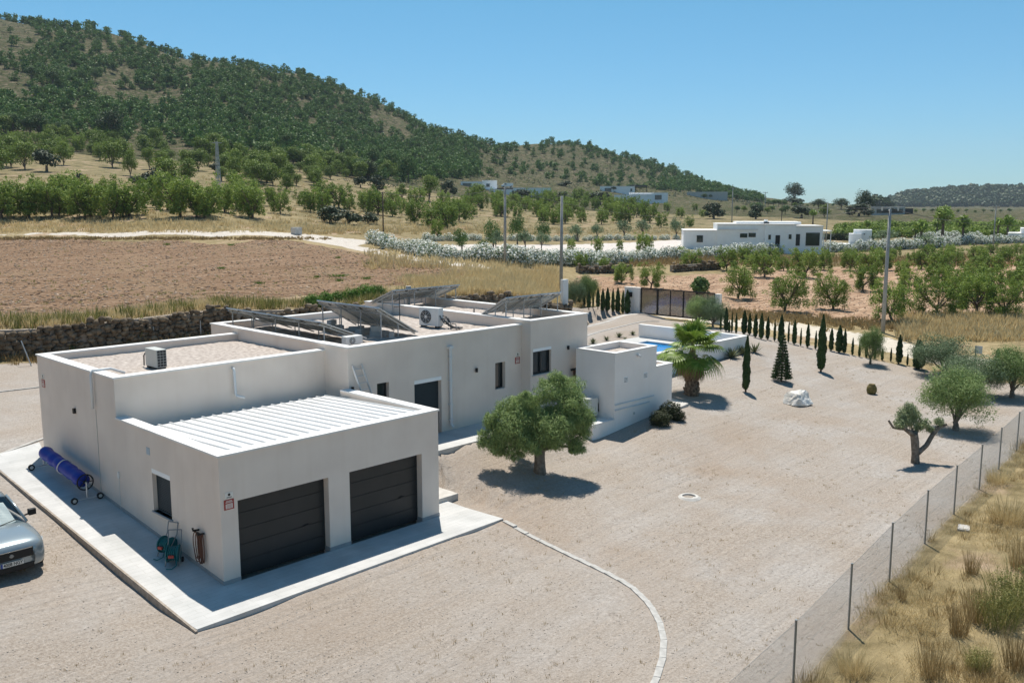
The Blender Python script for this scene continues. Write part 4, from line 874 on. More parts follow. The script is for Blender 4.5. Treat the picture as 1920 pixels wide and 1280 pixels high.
# ------------------------------------------------------------------ foliage
def leafset(cl, n, size, asp=.45, shell=.55, up=0., r=rng, grow=None):
    """n leaf faces spread through clumps cl = [(x,y,z,rx,ry,rz)]"""
    cl = np.asarray(cl, float); w = (cl[:,3]*cl[:,5]); w = w/w.sum(); k = r.choice(len(cl), n, p=w)
    d = r.normal(size=(n,3)); d /= np.linalg.norm(d, axis=1)[:,None]; rad = shell+(1.05-shell)*r.random(n)**.6
    rad *= 1+.22*np.sin(d[:,0]*5+k)*np.cos(d[:,1]*4-d[:,2]*5+k*2)
    c = cl[k,:3]+d*cl[k,3:6]*rad[:,None]
    nrm = d*.8+r.normal(size=(n,3))*.6; nrm[:,2] += up; nrm /= np.linalg.norm(nrm, axis=1)[:,None]
    t = r.normal(size=(n,3)); 
    if grow is not None: t = t*.45+np.array(grow)
    a = np.cross(nrm, t); a /= np.linalg.norm(a, axis=1)[:,None]+1e-9; b_ = np.cross(a, nrm)
    s = size*r.uniform(.6,1.35,n)[:,None]; a = a*s*asp*.5; b_ = b_*s*.5
    V = np.stack([c-b_, c+a-b_*.1, c+b_, c-a-b_*.1], 1).reshape(-1,3); F_ = np.arange(4*n).reshape(-1,4)
    return V, F_
def cat(parts):
    V = []; Fa = []; mi = []; o = 0
    for v, f, m in parts:
        v = np.asarray(v, float); f = np.asarray(f); V.append(v); Fa.append(f+o); mi.append(np.full(len(f), m)); o += len(v)
    return np.concatenate(V), np.concatenate(Fa), np.concatenate(mi)
def tubes(specs, n=7):
    q = MB()
    for pts, rad in specs: q.tube(pts, rad, n, cap=False)
    return np.array(q.v), np.array(q.f)
def blobs(n, R, zc, H, r, cr=(.3,.5), flat=.8, lowcut=-.5):  # clump centres of an uneven crown
    out = []
    while len(out) < n:
        d = r.normal(size=3); d /= np.linalg.norm(d)
        if d[2] < lowcut: continue
        q = r.uniform(.35,.8); s = r.uniform(*cr)*R
        out.append((d[0]*R*q, d[1]*R*q, zc+d[2]*H*q, s, s, s*flat))
    return out
LM = {'pine': leafmat('pine_leaves', (.035,.085,.018), (.12,.21,.045), .22), 'pine2': leafmat('pine_leaves_dark', (.025,.052,.020), (.075,.115,.04), .18),
 'pineb': leafmat('pine_leaves_bright', (.08,.135,.015), (.22,.30,.045), .25),
 'almond': leafmat('almond_leaves', (.10,.165,.02), (.29,.38,.08), .32), 'olive': leafmat('olive_leaves', (.10,.16,.04), (.34,.44,.17), .25),
 'olive2': leafmat('olive_leaves_grey', (.075,.12,.055), (.25,.33,.18), .18), 'cyp': leafmat('cypress_leaves', (.020,.045,.010), (.060,.105,.025), .1),
 'bush': leafmat('mastic_leaves', (.022,.04,.018), (.07,.10,.05), .1), 'green': leafmat('green_shrub', (.05,.12,.01), (.13,.25,.03), .25), 'dark': leafmat('dark_shrub', (.015,.025,.008), (.05,.06,.02), .1),
 'palm': leafmat('palm_leaf', (.11,.19,.02), (.28,.38,.08), .3, .45), 'dead': leafmat('dead_frond', (.16,.10,.05), (.33,.23,.13), .1),
 'pepper': leafmat('bright_soft_tree', (.05,.11,.02), (.14,.22,.06), .2), 'straw': leafmat('straw', (.46,.35,.17), (.75,.62,.36), .3), 'weed': leafmat('brown_weed', (.26,.18,.08), (.48,.36,.18), .25), 'gweed': leafmat('green_weed', (.17,.18,.05), (.42,.38,.14), .25),
 'white': leafmat('white_blossom', (.62,.64,.58), (.85,.86,.82), .2), 'aloe': leafmat('aloe_leaf', (.09,.11,.05), (.19,.20,.10), .05)}
def tree_mesh(name, parts, mats):
    V, F_, mi = cat(parts); return npmesh(name, V, F_, mats, mi)
def single(name, parts, mats): return tree_mesh(name, parts, mats)
# --- proto meshes (centred on the trunk foot, unit = metres)
def pine_parts(R, H, n, size, r, th=None):
    th = th if th is not None else H*.32
    cl = blobs(18, R, th+(H-th)*.45, (H-th)*.60, r, (.38,.58), .85)
    for k in range(3): cl.append((r.uniform(-.2,.2)*R, r.uniform(-.2,.2)*R, H-R*.38, R*.45, R*.45, R*.35))
    lf = leafset(cl, n, size, .75, .5, .6, r)
    sp = [([(0,0,-.6),(.1,.05,th*.6),(.05*R,0,th*1.2),(0,0,H*.75)], [.24*H/8,.19*H/8,.14*H/8,.05])]
    for c in cl[:7]: sp.append(([(0,0,th*.8),(c[0]*.5,c[1]*.5,(th+c[2])/2),(c[0],c[1],c[2])],[.09*H/8,.06*H/8,.02]))
    return lf, tubes(sp, 5)
def almond_parts(R, H, n, size, r, lean=0):
    sp = []; cl = []; k0 = r.integers(5,7); th = H*.17
    top = (lean*.5, 0, th); sp.append(([(0,0,-.3),(lean*.2,0.02,th*.5),top],[.13,.10,.10]))
    for k in range(k0):
        a = 6.283*k/k0+r.uniform(-.4,.4); rr = R*r.uniform(.5,.8); e = (top[0]+rr*math.cos(a), rr*math.sin(a), H*r.uniform(.5,.8)); m_ = (top[0]+rr*.45*math.cos(a+.2), rr*.45*math.sin(a+.2), th+(e[2]-th)*.4)
        sp.append(([top, m_, e],[.075,.05,.02]))
        for q in range(3):
            f = r.uniform(.5,1.05); c = (top[0]*(1-f)+e[0]*f+r.uniform(-.25,.25)*R, e[1]*f+r.uniform(-.25,.25)*R, th+(e[2]-th)*f+r.uniform(-.1,.15)*H); s = R*r.uniform(.15,.30); cl.append((*c, s, s, s)); cl.append((c[0]*1.1,c[1]*1.1,max(.18*H,c[2]-H*r.uniform(.15,.3)),s*.8,s*.8,s*.8)); cl.append((c[0]*.95,c[1]*.95,min(1.05*H,c[2]+H*r.uniform(.1,.22)),s*.5,s*.5,s*.6)); cl.append((c[0]*1.15,c[1]*1.15,max(.15*H,c[2]-H*r.uniform(.3,.45)),s*.7,s*.7,s*.7)); sp.append(([m_, c],[.03,.01]))
        for q in range(2):
            aa = a+r.uniform(-.6,.6); s = R*.12; cl.append((rr*1.25*math.cos(aa), rr*1.25*math.sin(aa), H*r.uniform(.45,1.0), s*1.4, s*1.4, s))
    cl.append((top[0],0,H*.72,R*.36,R*.36,R*.3))
    return leafset(cl, n, size, .55, .3, .2, r), tubes(sp, 5)
def olive_parts(R, H, n, size, r, th=.9, cl=None, tr=.16, sub=0):
    if cl is None: cl = blobs(13, R, th+(H-th)*.5, (H-th)*.55, r, (.34,.52), .85, -.7)
    sp = [([(0,0,-.25),(.03,.02,.2),(0,0,th*.6),(.06,0,th)],[tr*1.45,tr*1.05,tr*.95,tr*.9])]
    for c in cl[:8]: sp.append(([(.04,0,th*.8),(c[0]*.45,c[1]*.45,(th+c[2])*.5),(c[0],c[1],c[2])],[tr*.5,tr*.32,.02]))
    return leafset(cl, n, size, .26, .3, .1, r, (0,0,.5)), tubes(sp, 8)
def cypress_parts(R, H, n, size, r):
    z = r.random(n)**.85; prof = np.interp(z, [0,.05,.25,.6,.85,1],[.45,.85,1,.85,.45,.05]); a = r.uniform(0,6.283,n); wob = 1+.12*np.sin(a*3+z*14)+.1*np.sin(z*31+a)
    rad = R*prof*wob*(.6+.42*r.random(n)**.5); c = np.stack([rad*np.cos(a), rad*np.sin(a), .06*H+z*.94*H], 1)
    nrm = np.stack([np.cos(a), np.sin(a), .3+0*a],1)+r.normal(size=(n,3))*.4; nrm /= np.linalg.norm(nrm,axis=1)[:,None]; t = r.normal(size=(n,3))*.3+np.array((0,0,1.))
    A = np.cross(nrm,t); A /= np.linalg.norm(A,axis=1)[:,None]; B = np.cross(A,nrm); s = size*r.uniform(.6,1.3,n)[:,None]; A = A*s*.2; B = B*s*.5
    V = np.stack([c-B,c+A,c+B,c-A],1).reshape(-1,3); return (V, np.arange(4*n).reshape(-1,4)), tubes([([(0,0,-.2),(0,0,H*.5),(0,0,H*.9)],[.05,.035,.01])],6)
R_ = np.random.default_rng
def protos(fn, n, name, mats, *a, **k):
    out = []
    for i in range(n):
        lf, tr = fn(*a, R_(100+i*7+len(name)), **k); out.append(tree_mesh(name, [(*lf,0),(*tr,1)], mats))
    return out
def two_part(name, lf, tr, lm, tm, label, catg, loc, rz=0, group=None):
    t = thing(name, label, catg, loc, rz, group); link('crown', npmesh('crown', *lf, lm), t); link('trunk', npmesh('trunk', *tr, tm, smooth=True), t); return t
def inst(name, me, loc, rz, sc, label, catg, group):
    o = link(name, me); o.location = loc; o.rotation_euler = (0,0,rz); o.scale = sc if hasattr(sc,'__len__') else (sc,)*3
    return tag(o, label, catg, group)

# --- the big olive tree in front of the house
r = R_(5); OB = (11.95,.06)
ocl = [(-1.2,.9,.95,.35,.35,.35),(.75,-.95,.95,.3,.3,.3),(-1.35,.9,1.25,.5,.5,.5),(-.9,.4,.95,.45,.45,.4),(.9,-.9,1.15,.4,.4,.45),(-.9,.35,1.75,.75,.75,.68),(-.5,.5,2.2,.75,.75,.6),(-1.15,.75,1.45,.55,.5,.5),(-.1,-.1,1.8,.8,.8,.75),(.5,-.55,1.75,.75,.75,.7),(.95,-.9,1.8,.6,.6,.6),(.75,-.75,2.35,.7,.7,.6),(.3,-.2,2.85,.6,.6,.5),(.95,-.5,2.9,.62,.62,.5),(-.3,.2,1.15,.7,.7,.45),(.35,-.4,1.15,.6,.6,.4),(0,.7,2.0,.7,.6,.6),(-.2,-.8,1.7,.6,.6,.6),(.2,.9,1.5,.6,.6,.5),(-.75,-.2,1.25,.5,.5,.4),(1.15,-1.15,2.0,.35,.35,.35),(.6,-.2,3.25,.35,.35,.35),(-1.45,1.0,1.9,.3,.3,.3),(-.5,.2,2.65,.35,.35,.3)]
main_ = ocl; ocl = [(a,b,c,d*.82,e*.82,f*.82) for a,b,c,d,e,f in main_]
for a, b, c, d, e, f in main_:
    for k in range(4):
        u = r.normal(size=3); u /= np.linalg.norm(u); q_ = r.uniform(.45,.95); ocl.append((a+u[0]*d*q_, b+u[1]*e*q_, max(.62,c+u[2]*f*q_), d*r.uniform(.22,.42), e*r.uniform(.22,.42), f*r.uniform(.22,.42)))
lf, tr = olive_parts(1.9, 3.6, 80000, .085, r, th=1.0, cl=ocl, tr=.19)
ext = leafset([(a,b,c,d*1.12,e*1.12,f*1.12) for a,b,c,d,e,f in ocl], 22000, .17, .10, .7, .1, r, (0,0,.9)); lf2 = cat([(*lf,0),(*ext,0)])
ol = two_part('olive_tree', (lf2[0], lf2[1]), tr, LM['olive'], MT['barkg'], 'large bushy olive tree with a wide crown standing alone before the house wall', 'olive tree', on(*OB))
# --- other garden olives
r = R_(9); olv = []
for i in range(3):
    lf, tr = olive_parts(1.75, 3.0, 26000, .10, R_(20+i), th=.42, tr=.12, cl=blobs(40, 1.75, 1.65, 1.5, R_(40+i), (.22,.40), .9, -.75)); olv.append((npmesh('crown', *lf, LM['olive2'] if i == 1 else LM['olive']), npmesh('trunk', *tr, MT['barkg'], smooth=True)))
def olive_at(px, py, wpx, toppx, k, label, group=None, rz=0, mat_=None):
    P = at(px, py); D = fwd(P); s = D/F_PX; t = thing('olive_tree', label, 'olive tree', tuple(P), rz, group)
    h = (py-toppx)*s/2.95; w = wpx*s/3.15
    for me, nm in zip(olv[k], ('crown','trunk')): o = link(nm, me, t); o.scale = (w,w,h)
    return t
olive_at(1632,683,56,614,0,'small round olive tree with a bare straight stem behind the green pot',rz=1)
olive_at(1792,806,136,690,0,'wide dense olive tree beside the fence, behind the cut back tree',rz=2.5)
olive_at(1768,705,112,626,1,'olive tree at the far corner of the garden beside a tall dark cypress',rz=4)
olive_at(1826,742,122,660,1,'greyish olive tree between the two others at the right of the garden',rz=.5)
olive_at(1897,745,112,650,0,'dark olive tree at the right edge of the photo inside the fence',rz=3.3)
olive_at(1308,612,52,556,0,'left one of the two round olive trees behind the palm at the gate',rz=2)
olive_at(1336,614,54,553,1,'right one of the two round olive trees behind the palm at the gate',rz=5)
olive_at(1078,577,40,520,1,'olive tree left of the white gate pillar, left crown of a pair',rz=1)
olive_at(1102,575,46,516,0,'olive tree left of the white gate pillar, right crown of a pair',rz=4)
# --- the cut back tree by the fence
P = at(1716,868); r = R_(31); s_ = fwd(P)/F_PX
t = thing('pollarded_tree', 'cut back old tree with thick bare limbs and thin grey green shoots', 'tree', tuple(P))
rt = np.array([cR[0],cR[1],0]); fw = np.array([math.cos(YAW),math.sin(YAW),0])
def L3(px, py, d=0): q = rt*(px-1716)*s_+np.array([0,0,(868-py)*s_])+fw*d; return tuple(q)
sp = [([L3(1716,873),L3(1715,850),L3(1713,828),L3(1710,812)],[.17,.14,.15,.14]), ([L3(1720,848),L3(1737,835,.1),L3(1750,815,.2),L3(1762,803,.3),L3(1777,797,.3)],[.10,.09,.085,.08,.06]),
 ([L3(1710,815),L3(1698,806,-.1),L3(1688,800,-.2),L3(1686,788,-.2)],[.10,.09,.07,.05]),([L3(1690,802),L3(1675,798,-.3),L3(1664,796,-.3),L3(1655,783,-.3)],[.06,.05,.045,.04]),
 ([L3(1712,814),L3(1722,806,.3),L3(1736,802,.5),L3(1744,796,.5)],[.09,.07,.06,.05]),([L3(1710,815),L3(1712,800,.5),L3(1720,790,.8)],[.08,.06,.04])]
tb = tubes(sp, 9); link('trunk', npmesh('trunk', *tb, MT['barkg'], smooth=True), t)
cl = [(*L3(1686,778,-.1),.28,.28,.36),(*L3(1698,768,0),.26,.26,.34),(*L3(1676,788,-.3),.24,.24,.2),(*L3(1710,776,.2),.26,.26,.3),(*L3(1700,790,0),.3,.3,.2),(*L3(1736,797,.4),.26,.26,.2),(*L3(1724,786,.6),.25,.25,.2),(*L3(1762,792,.3),.2,.2,.16),(*L3(1746,806,.3),.18,.18,.14),(*L3(1722,802,.2),.2,.2,.16)]
link('crown', npmesh('crown', *leafset(cl, 6500, .13, .18, .1, .1, r, (0,0,1.0)), leafmat('grey_shoots', (.18,.23,.10), (.42,.47,.28), .2)), t)

# --- palm
P = at(1296,740); s_ = fwd(P)/F_PX; t = thing('fan_palm', 'fan palm with a stout trunk and hanging dead fronds beside the pool house', 'palm tree', tuple(P)); r = R_(12)
q = MB(); zs = np.linspace(-.2,1.9,30); q.tube([(0,0,z) for z in zs], [.36-.10*min(1,max(0,z)/1.0)+.022*math.sin(i*2.2) for i, z in enumerate(zs)], 18)
q.build('trunk', mat('palm_trunk', (.07,.05,.035), .95, (.24,.18,.13), scale=9, detail=6, bump=.06, bscale=12), t, smooth=True)
q = MB()
for i in range(150):
    z = r.uniform(0,1.7); a = r.uniform(0,6.28); R0 = .35-.09*min(1,z); d = np.array([math.cos(a),math.sin(a),0]); p = d*R0*.95+np.array([0,0,z]); q.bar(p, p+d*.07+np.array([0,0,.13]), .09, .03)
q.build('leaf_base', mat('palm_boots', (.16,.11,.07), .95, (.32,.24,.17), scale=5), t)
def fan(base, d, L_pet, Rf, droop, n=26, spread=2.3, r=r):
    d = np.array(d)/np.linalg.norm(d); side = np.cross(d,(0,0,1)); side /= np.linalg.norm(side)+1e-9; up = np.cross(side,d)
    V = []; Fq = []
    pts = [np.array(base)+d*L_pet*k-np.array([0,0,droop*.35*k*k*L_pet]) for k in (0,.33,.66,1)]
    for a_, b_ in zip(pts[:-1],pts[1:]):
        o = len(V); V += [a_-side*.014,a_+side*.014,b_+side*.014,b_-side*.014]; Fq.append((o,o+1,o+2,o+3))
    hub = pts[-1]; dd = (pts[-1]-pts[-2]); dd /= np.linalg.norm(dd); up2 = np.cross(side,dd)
    for k in range(n):
        a = -spread/1+2*spread*k/(n-1); u = dd*math.cos(a)+side*math.sin(a); Lr = Rf*(1-.18*abs(a)/spread)*r.uniform(.9,1.05); w = np.cross(u,up2); w /= np.linalg.norm(w)
        m1 = hub+u*Lr*.5+up2*.05; m2 = hub+u*Lr*.82+up2*.02-np.array([0,0,.10*droop*Lr]); tip = hub+u*Lr*1.02-np.array([0,0,(.28*droop+.06)*Lr]); ww = Rf*spread*2/n*.30
        o = len(V); V += [hub, m1-w*ww, m1+w*ww+up2*.02, m2+w*ww*.5, m2-w*ww*.5, tip+w*.003, tip-w*.003]; Fq += [(o,o,o+2,o+1),(o+1,o+2,o+3,o+4),(o+4,o+3,o+5,o+6)]
    return V, Fq
def fans(specs, name, m):
    V = []; Fq = []
    for sp_ in specs: v, f = fan(*sp_); o = len(V); V += list(v); Fq += [tuple(i+o for i in x) for x in f]
    me = bpy.data.meshes.new(name); me.from_pydata([tuple(map(float,v)) for v in V], [], [tuple(dict.fromkeys(f)) for f in Fq]); me.materials.append(m); me.update(); return link(name, me, t)
for i in range(36):
    el = 1.45-1.75*((i*7)%36)/36+r.uniform(-.15,.15); a = i*2.4+r.uniform(-.2,.2); d = (math.cos(a)*math.cos(el),math.sin(a)*math.cos(el),math.sin(el))
    fans([((d[0]*.1,d[1]*.1,2.12), d, r.uniform(.72,1.1), r.uniform(.72,.92), .35+.4*(el < .6)+.25*(el < 0))], 'frond', LM['palm'])
for i in range(20):
    a = i*2.4+.5; el = r.uniform(-1.25,-.75); d = (math.cos(a)*math.cos(el),math.sin(a)*math.cos(el),math.sin(el))
    fans([((d[0]*.15,d[1]*.15,1.95), d, r.uniform(.5,.75), r.uniform(.5,.62), .3)], 'dead_frond', LM['dead'])
q = MB(); q.tube([(0,0,1.85),(0,0,2.15),(0,0,2.6)],[.2,.12,.03],10); q.build('crown_heart', LM['dead'], t)

# --- cypresses
cy = [None]*3
for i in range(3):
    lf, tr = cypress_parts(.19, 2.0, 1700, .16, R_(50+i)); cy[i] = (npmesh('crown', *lf, LM['cyp']), npmesh('trunk', *tr, MT['bark']))
def cypress(px, top, base, w, label, group=None, k=None, P=None):
    P = at(px, base) if P is None else P; s = fwd(P)/F_PX; t = thing('cypress', label, 'cypress', tuple(P), random.uniform(0,6), group); k = random.randrange(3) if k is None else k
    sx = max(w*s/.40, .28); sz = (base-top)*s/2.0
    for me, nm in zip(cy[k], ('crown','trunk')): o = link(nm, me, t); o.scale = (sx,sx,sz)
lfh, trh = cypress_parts(.19, 2.0, 5200, .10, R_(60)); cyn = (npmesh('crown', *lfh, LM['cyp']), npmesh('trunk', *trh, MT['bark'])); cy.append(cyn)
cypress(1398,628,735,15,'slim dark cypress standing alone in the gravel between the palm and the fir', k=3)
cypress(1539,590,697,17,'tallest slim cypress in the gravel, in front of the cypress row', k=3)
ROW = [(1351,588,620,4),(1361,576,622,9),(1367,600,623,5),(1372,585,624,4),(1380,587,626,5),(1395,582,627,11),(1405,587,628,8),(1416,590,633,9),(1427,587,636,10),(1439,594,637,8),(1452,600,640,5),(1464,590,645,12),(1478,602,643,4),(1489,600,646,9),(1501,615,649,4),(1514,606,652,8),(1529,620,655,5),(1558,615,658,9),(1573,610,661,14),(1583,617,663,8),(1598,633,666,5),(1611,642,669,5),(1624,645,671,5),(1640,645,673,5),(1654,654,676,5),(1670,652,678,4),(1685,628,682,12),(1701,662,685,4),(1718,636,690,13),(1870,653,676,9)]
for i, (x, tp, bs, w) in enumerate(ROW): cypress(x, tp, bs, w, ORD[i]+' cypress from the gate in the row along the right garden boundary', 'cypress row right of the gate')
LROW = [(1055,530,560,7),(1066,535,566,7),(1075,542,571,8),(1086,548,573,7),(1095,550,575,6),(1104,546,578,8),(1112,553,579,4),(1121,544,580,8),(1130,542,583,9),(1139,540,584,10),(1149,542,585,7),(1158,540,587,10),(1168,546,588,8),(1176,544,589,12)]
for i, (x, tp, bs, w) in enumerate(LROW[::-1]): cypress(x, tp, bs, w, ORD[i]+' cypress to the left of the white gate pillar, counted from the pillar', 'cypress row left of the gate')
# small fir
P = at(1465,715); t = thing('fir_tree', 'small cone shaped fir with drooping tiers in the gravel left of the tallest cypress', 'fir tree', tuple(P)); r = R_(77); cl = []
for k in range(15):
    z = .22+k*.15; R1 = .50*(1-k/16)+.05
    for j in range(9): a = j*.698+k*.4; cl.append((R1*.72*math.cos(a),R1*.72*math.sin(a),z,R1*.32,R1*.32,.055))
link('crown', npmesh('crown', *leafset(cl, 6500, .11, .3, .1, 0, r), LM['cyp']), t); link('trunk', npmesh('trunk', *tubes([([(0,0,-.2),(0,0,1.2),(0,0,2.45)],[.05,.03,.008])],7), MT['bark']), t)
# dark round shrubs, green shrubs, agaves
r = R_(8); sh = [npmesh('shrub', *leafset([(0,0,.30,.42,.42,.36)]+blobs(8,.36,.28,.3,r,(.4,.55)), 4200, .07, .5, .75, .2, r), LM[k]) for k in ('dark','green','bush')]
for (px, py, w, lab, k) in ((1238,797,44,'left of the three dark round shrubs at the foot of the pool house wall',0),(1256,783,48,'middle of the three dark round shrubs at the foot of the pool house wall',0),(1272,788,30,'right of the three dark round shrubs at the foot of the pool house wall',0),
      (1095,612,18,'clipped round green bush at the right corner of the villa',2)):
    P = at(px, py); s = w*fwd(P)/F_PX/.95; inst('round_shrub', sh[k], tuple(P), random.uniform(0,6), (s,s,s*.9), lab, 'shrub', None)
for i, (px, py, w) in enumerate(((560,582,26),(580,583,34),(604,583,36),(630,580,34),(655,578,36),(680,576,40),(703,574,34))):
    P = wpt(px, 57.6+i*.95); z = Tz(P[0], P[1]); inst('green_shrub', sh[1], (P[0],P[1],z-.15), random.uniform(0,6), w*62/F_PX/.85, ['leftmost','second','third','fourth','fifth','sixth','rightmost'][i]+' fresh green bush above the stone wall behind the roof', 'shrub', 'green bushes above the stone wall')
for px, py, w, lab in ((140,654,36,'low clipped green bush against the stone wall behind the low wing'),(386,626,18,'low green bush against the stone wall left of the middle roof')):
    P = at(px, py); inst('green_shrub', sh[1], tuple(P), 1, (w*fwd(P)/F_PX/.9, .5, .55), lab, 'shrub', None)
def rosette(n, Ls, w, r, up=.7):
    V = []; Fq = []
    for i in range(n):
        a = i*2.4; el = r.uniform(.15,1.2) if up else .4; d = np.array([math.cos(a)*math.cos(el),math.sin(a)*math.cos(el),math.sin(el)]); s = np.array([-math.sin(a),math.cos(a),0])*w; Lr = Ls*r.uniform(.75,1.1); o = len(V)
        V += [d*.02-s*.5,d*.02+s*.5,d*Lr*.5+s+[0,0,-.01],d*Lr*.5-s+[0,0,-.01],d*Lr+s*.05,d*Lr-s*.05]; Fq += [(o,o+1,o+2,o+3),(o+3,o+2,o+4,o+5)]
    return np.array(V), np.array(Fq)
rs = npmesh('agave', *rosette(34,.55,.035,R_(3)), LM['aloe'])
for i, (px, py, s) in enumerate(((1371,671,1.35),(1392,664,1.4),(1415,661,1.3),(1112,644,.8),(1137,638,.7),(1161,632,.8),(1186,628,.7),(1172,637,.5))):
    P = at(px, py); inst('agave', rs, tuple(P), i, s, ['left agave of three at the foot of the pool terrace wall','middle agave of three at the foot of the pool terrace wall','right agave beside the end of the pool terrace wall','spiky plant nearest the villa on the drive edge','second spiky plant from the villa on the drive edge','third spiky plant from the villa on the drive edge','spiky plant on the drive edge nearest the pool wall','tiny spiky plant just beside the pool deck'][i], 'agave', 'spiky plants around the pool and drive')
# white rock, green pot, stones
P = at(1497,758); r = R_(4); V_ = []; bmr = __import__('bmesh').new(); __import__('bmesh').ops.create_icosphere(bmr, subdivisions=4, radius=1)
for v in bmr.verts:
    c = v.co.normalized(); pl_ = [(Vector((-.75,-.45,.45)),.42),(Vector((.55,-.7,.5)),.36),(Vector((.1,.8,.5)),.4),(Vector((-.3,-.2,1)),.50),(Vector((.9,.1,.35)),.52),(Vector((-1,.3,.1)),.60),(Vector((.2,-1,.1)),.42),(Vector((0,0,-1)),.05),(Vector((.5,.1,1)),.62),(Vector((.2,-.5,.9)),.47)]
    k = min(d/max(c.dot(n.normalized()),1e-3) for n, d in pl_ if c.dot(n.normalized()) > .02); k = min(k,.85); from_n = __import__('mathutils').noise.fractal(c*3.2,1,2,4); v.co = c*k*(1+.07*from_n)
me = bpy.data.meshes.new('white_rock'); bmr.to_mesh(me); me.materials.append(MT['whiterock']); o = link('white_rock', me); o.location = (P[0],P[1],P[2]+.04); o.rotation_euler.z = -.8; o.scale = (1.15,1.05,1.15); tag(o, 'big jagged white rock lying on the gravel', 'rock')
P = at(1634,738); prof = [(.0,.0),(.17,.0),(.21,.06),(.24,.16),(.23,.28),(.18,.38),(.14,.42),(.155,.45),(.12,.45),(.10,.40),(.0,.38)]; q = MB(); n = 24; vs = []; fs = []
for rr, z in prof: vs += [(rr*math.cos(a),rr*math.sin(a),z) for a in np.linspace(0,2*math.pi,n,endpoint=False)]
for i in range(len(prof)-1):
    for k in range(n): fs.append((i*n+k,i*n+(k+1)%n,(i+1)*n+(k+1)%n,(i+1)*n+k))
q.add(vs,fs); o = q.build('clay_pot', mat('mossy_glaze',(.09,.09,.02),.7,(.20,.14,.05),scale=5,detail=5), smooth=True); o.location = tuple(P); o.scale = (1.05,1.05,1.1); tag(o, 'squat mossy green clay pot standing alone on the gravel', 'pot')
#@@PART4
# ------------------------------------------------------------------ orchards
AL = protos(almond_parts, 6, 'almond_tree', [LM['almond'], MT['bark']], 1.75, 3.4, 3600, .17)
near_al = []
for i in range(4):
    lf, tr = almond_parts(1.75, 3.4, 7500, .12, R_(300+i), lean=(0,.5,-.4,.2)[i]); near_al.append((npmesh('crown', *lf, LM['almond']), npmesh('trunk', *tr, MT['bark'])))
def almond_near(px, py, hpx, label, k=None, wide=1.0):
    P = at(px, py); s = hpx*fwd(P)/F_PX/3.5; t = thing('almond_tree', label, 'almond tree', tuple(P), random.uniform(0,6.28), 'almond trees in the red field'); k = random.randrange(4) if k is None else k
    for me, nm in zip(near_al[k], ('crown','trunk')): o = link(nm, me, t); o.scale = (s*wide,s*wide,s)
NA = [(1220,541,52,'almond tree at the left end of the red field behind the gate'),(1383,560,72,'almond tree with a leaning trunk in the front row of the red field'),(1470,584,84,'broad almond tree in the front row, right behind the cypress row'),(1563,580,76,'dark green almond tree in the front row behind the tall slim cypress'),
 (1618,546,62,'leaning almond tree second row just left of the grey pole'),(1674,606,86,'almond tree with a bent trunk just right of the grey pole'),(1758,594,84,'almond tree in the front row, second to the right of the grey pole'),(1830,588,92,'almond tree in the front row near the right edge of the photo'),(1880,596,78,'rightmost almond tree in the front row beside the dry grass'),
 (1165,530,46,'small almond tree at the far left of the red field above the cypresses')]
for a in NA: almond_near(*a, wide=1.05)
P = at(1312,563); s = 42*fwd(P)/F_PX; o = inst('young_tree', npmesh('young_tree', *leafset([(0,0,.62,.38,.38,.36),(0,0,.85,.25,.25,.2)], 2200, .12, .5, .3, .2, R_(44)), LM['pepper']), tuple(P), 0, s, 'dense round young tree above the black gate', 'tree', None)
def scatter(cells, name, meshes, catg, label, group, hm, hj=.15, jit=6, wide=1.0):
    pts = [(x+random.uniform(-jit,jit), y+random.uniform(-jit*.25,jit*.25)) for x, y in cells]; H_ = hits(pts); out = []
    for (x, y), P in zip(pts, H_):
        s = hm*random.uniform(1-hj,1+hj)/3.5; inst(name, random.choice(meshes), (P[0],P[1],P[2]-.05), random.uniform(0,6.28), (s*wide,s*wide,s), label, catg, group)
# rest of the red orchard: a regular planting further back and to the right
rows_ = []
for py, x0, x1, st, hp in ((560,1790,1960,66,66),(545,1700,1960,62,60),(522,1430,1570,80,52),(520,1640,1960,56,50),(506,1300,1960,62,42),(494,1400,1960,54,33),(485,1600,1960,46,27),(476,1740,1960,40,22),(504,1085,1140,40,34)):
    x = x0
    while x < x1: rows_.append((x+random.uniform(-9,9), py+random.uniform(-2,2), hp*random.uniform(.75,1.2))); x += st*random.uniform(.85,1.15)
for (x, y, hp), P in zip(rows_, hits([q[:2] for q in rows_])):
    s = hp*fwd(P)/F_PX/3.6; inst('almond_tree', random.choice(AL), tuple(P), random.uniform(0,6.28), (s*1.15,s*1.15,s), 'leafy almond tree in the back rows of the red orchard on the right', 'almond tree', 'back rows of the right orchard')
# left orchard: two rows above the grass bank
cells = [(x, 407+random.uniform(-2,3)) for x in (-5,22,48,58,95,118,160,172,205,232,245,345,372,385,398,470,482)]+[(x, 394+random.uniform(-6,3)) for x in (8,70,128,140,196,262,318,330,430,445)]
scatter(cells, 'almond_tree', AL, 'almond tree', 'bright green almond tree in the row above the grassy bank on the left', 'left orchard row above the bank', 4.8, hj=.28, jit=9, wide=1.1)
cells = []
for py, x0, x1, st in ((398,520,760,44),(388,470,860,38),(418,780,900,46),(404,700,960,34),(430,800,880,50),(394,860,1240,24),(384,880,1180,26),(408,940,1230,27),(420,1010,1230,30),(376,1000,1130,24)):
    x = x0
    while x < x1: cells.append((x, py)); x += st*random.uniform(.8,1.2)
scatter(cells, 'almond_tree', AL, 'almond tree', 'small almond tree in the terraced rows between the wooded hill and the white villas', 'middle terraces of almond trees', 4.3, hj=.3, jit=11, wide=1.05)
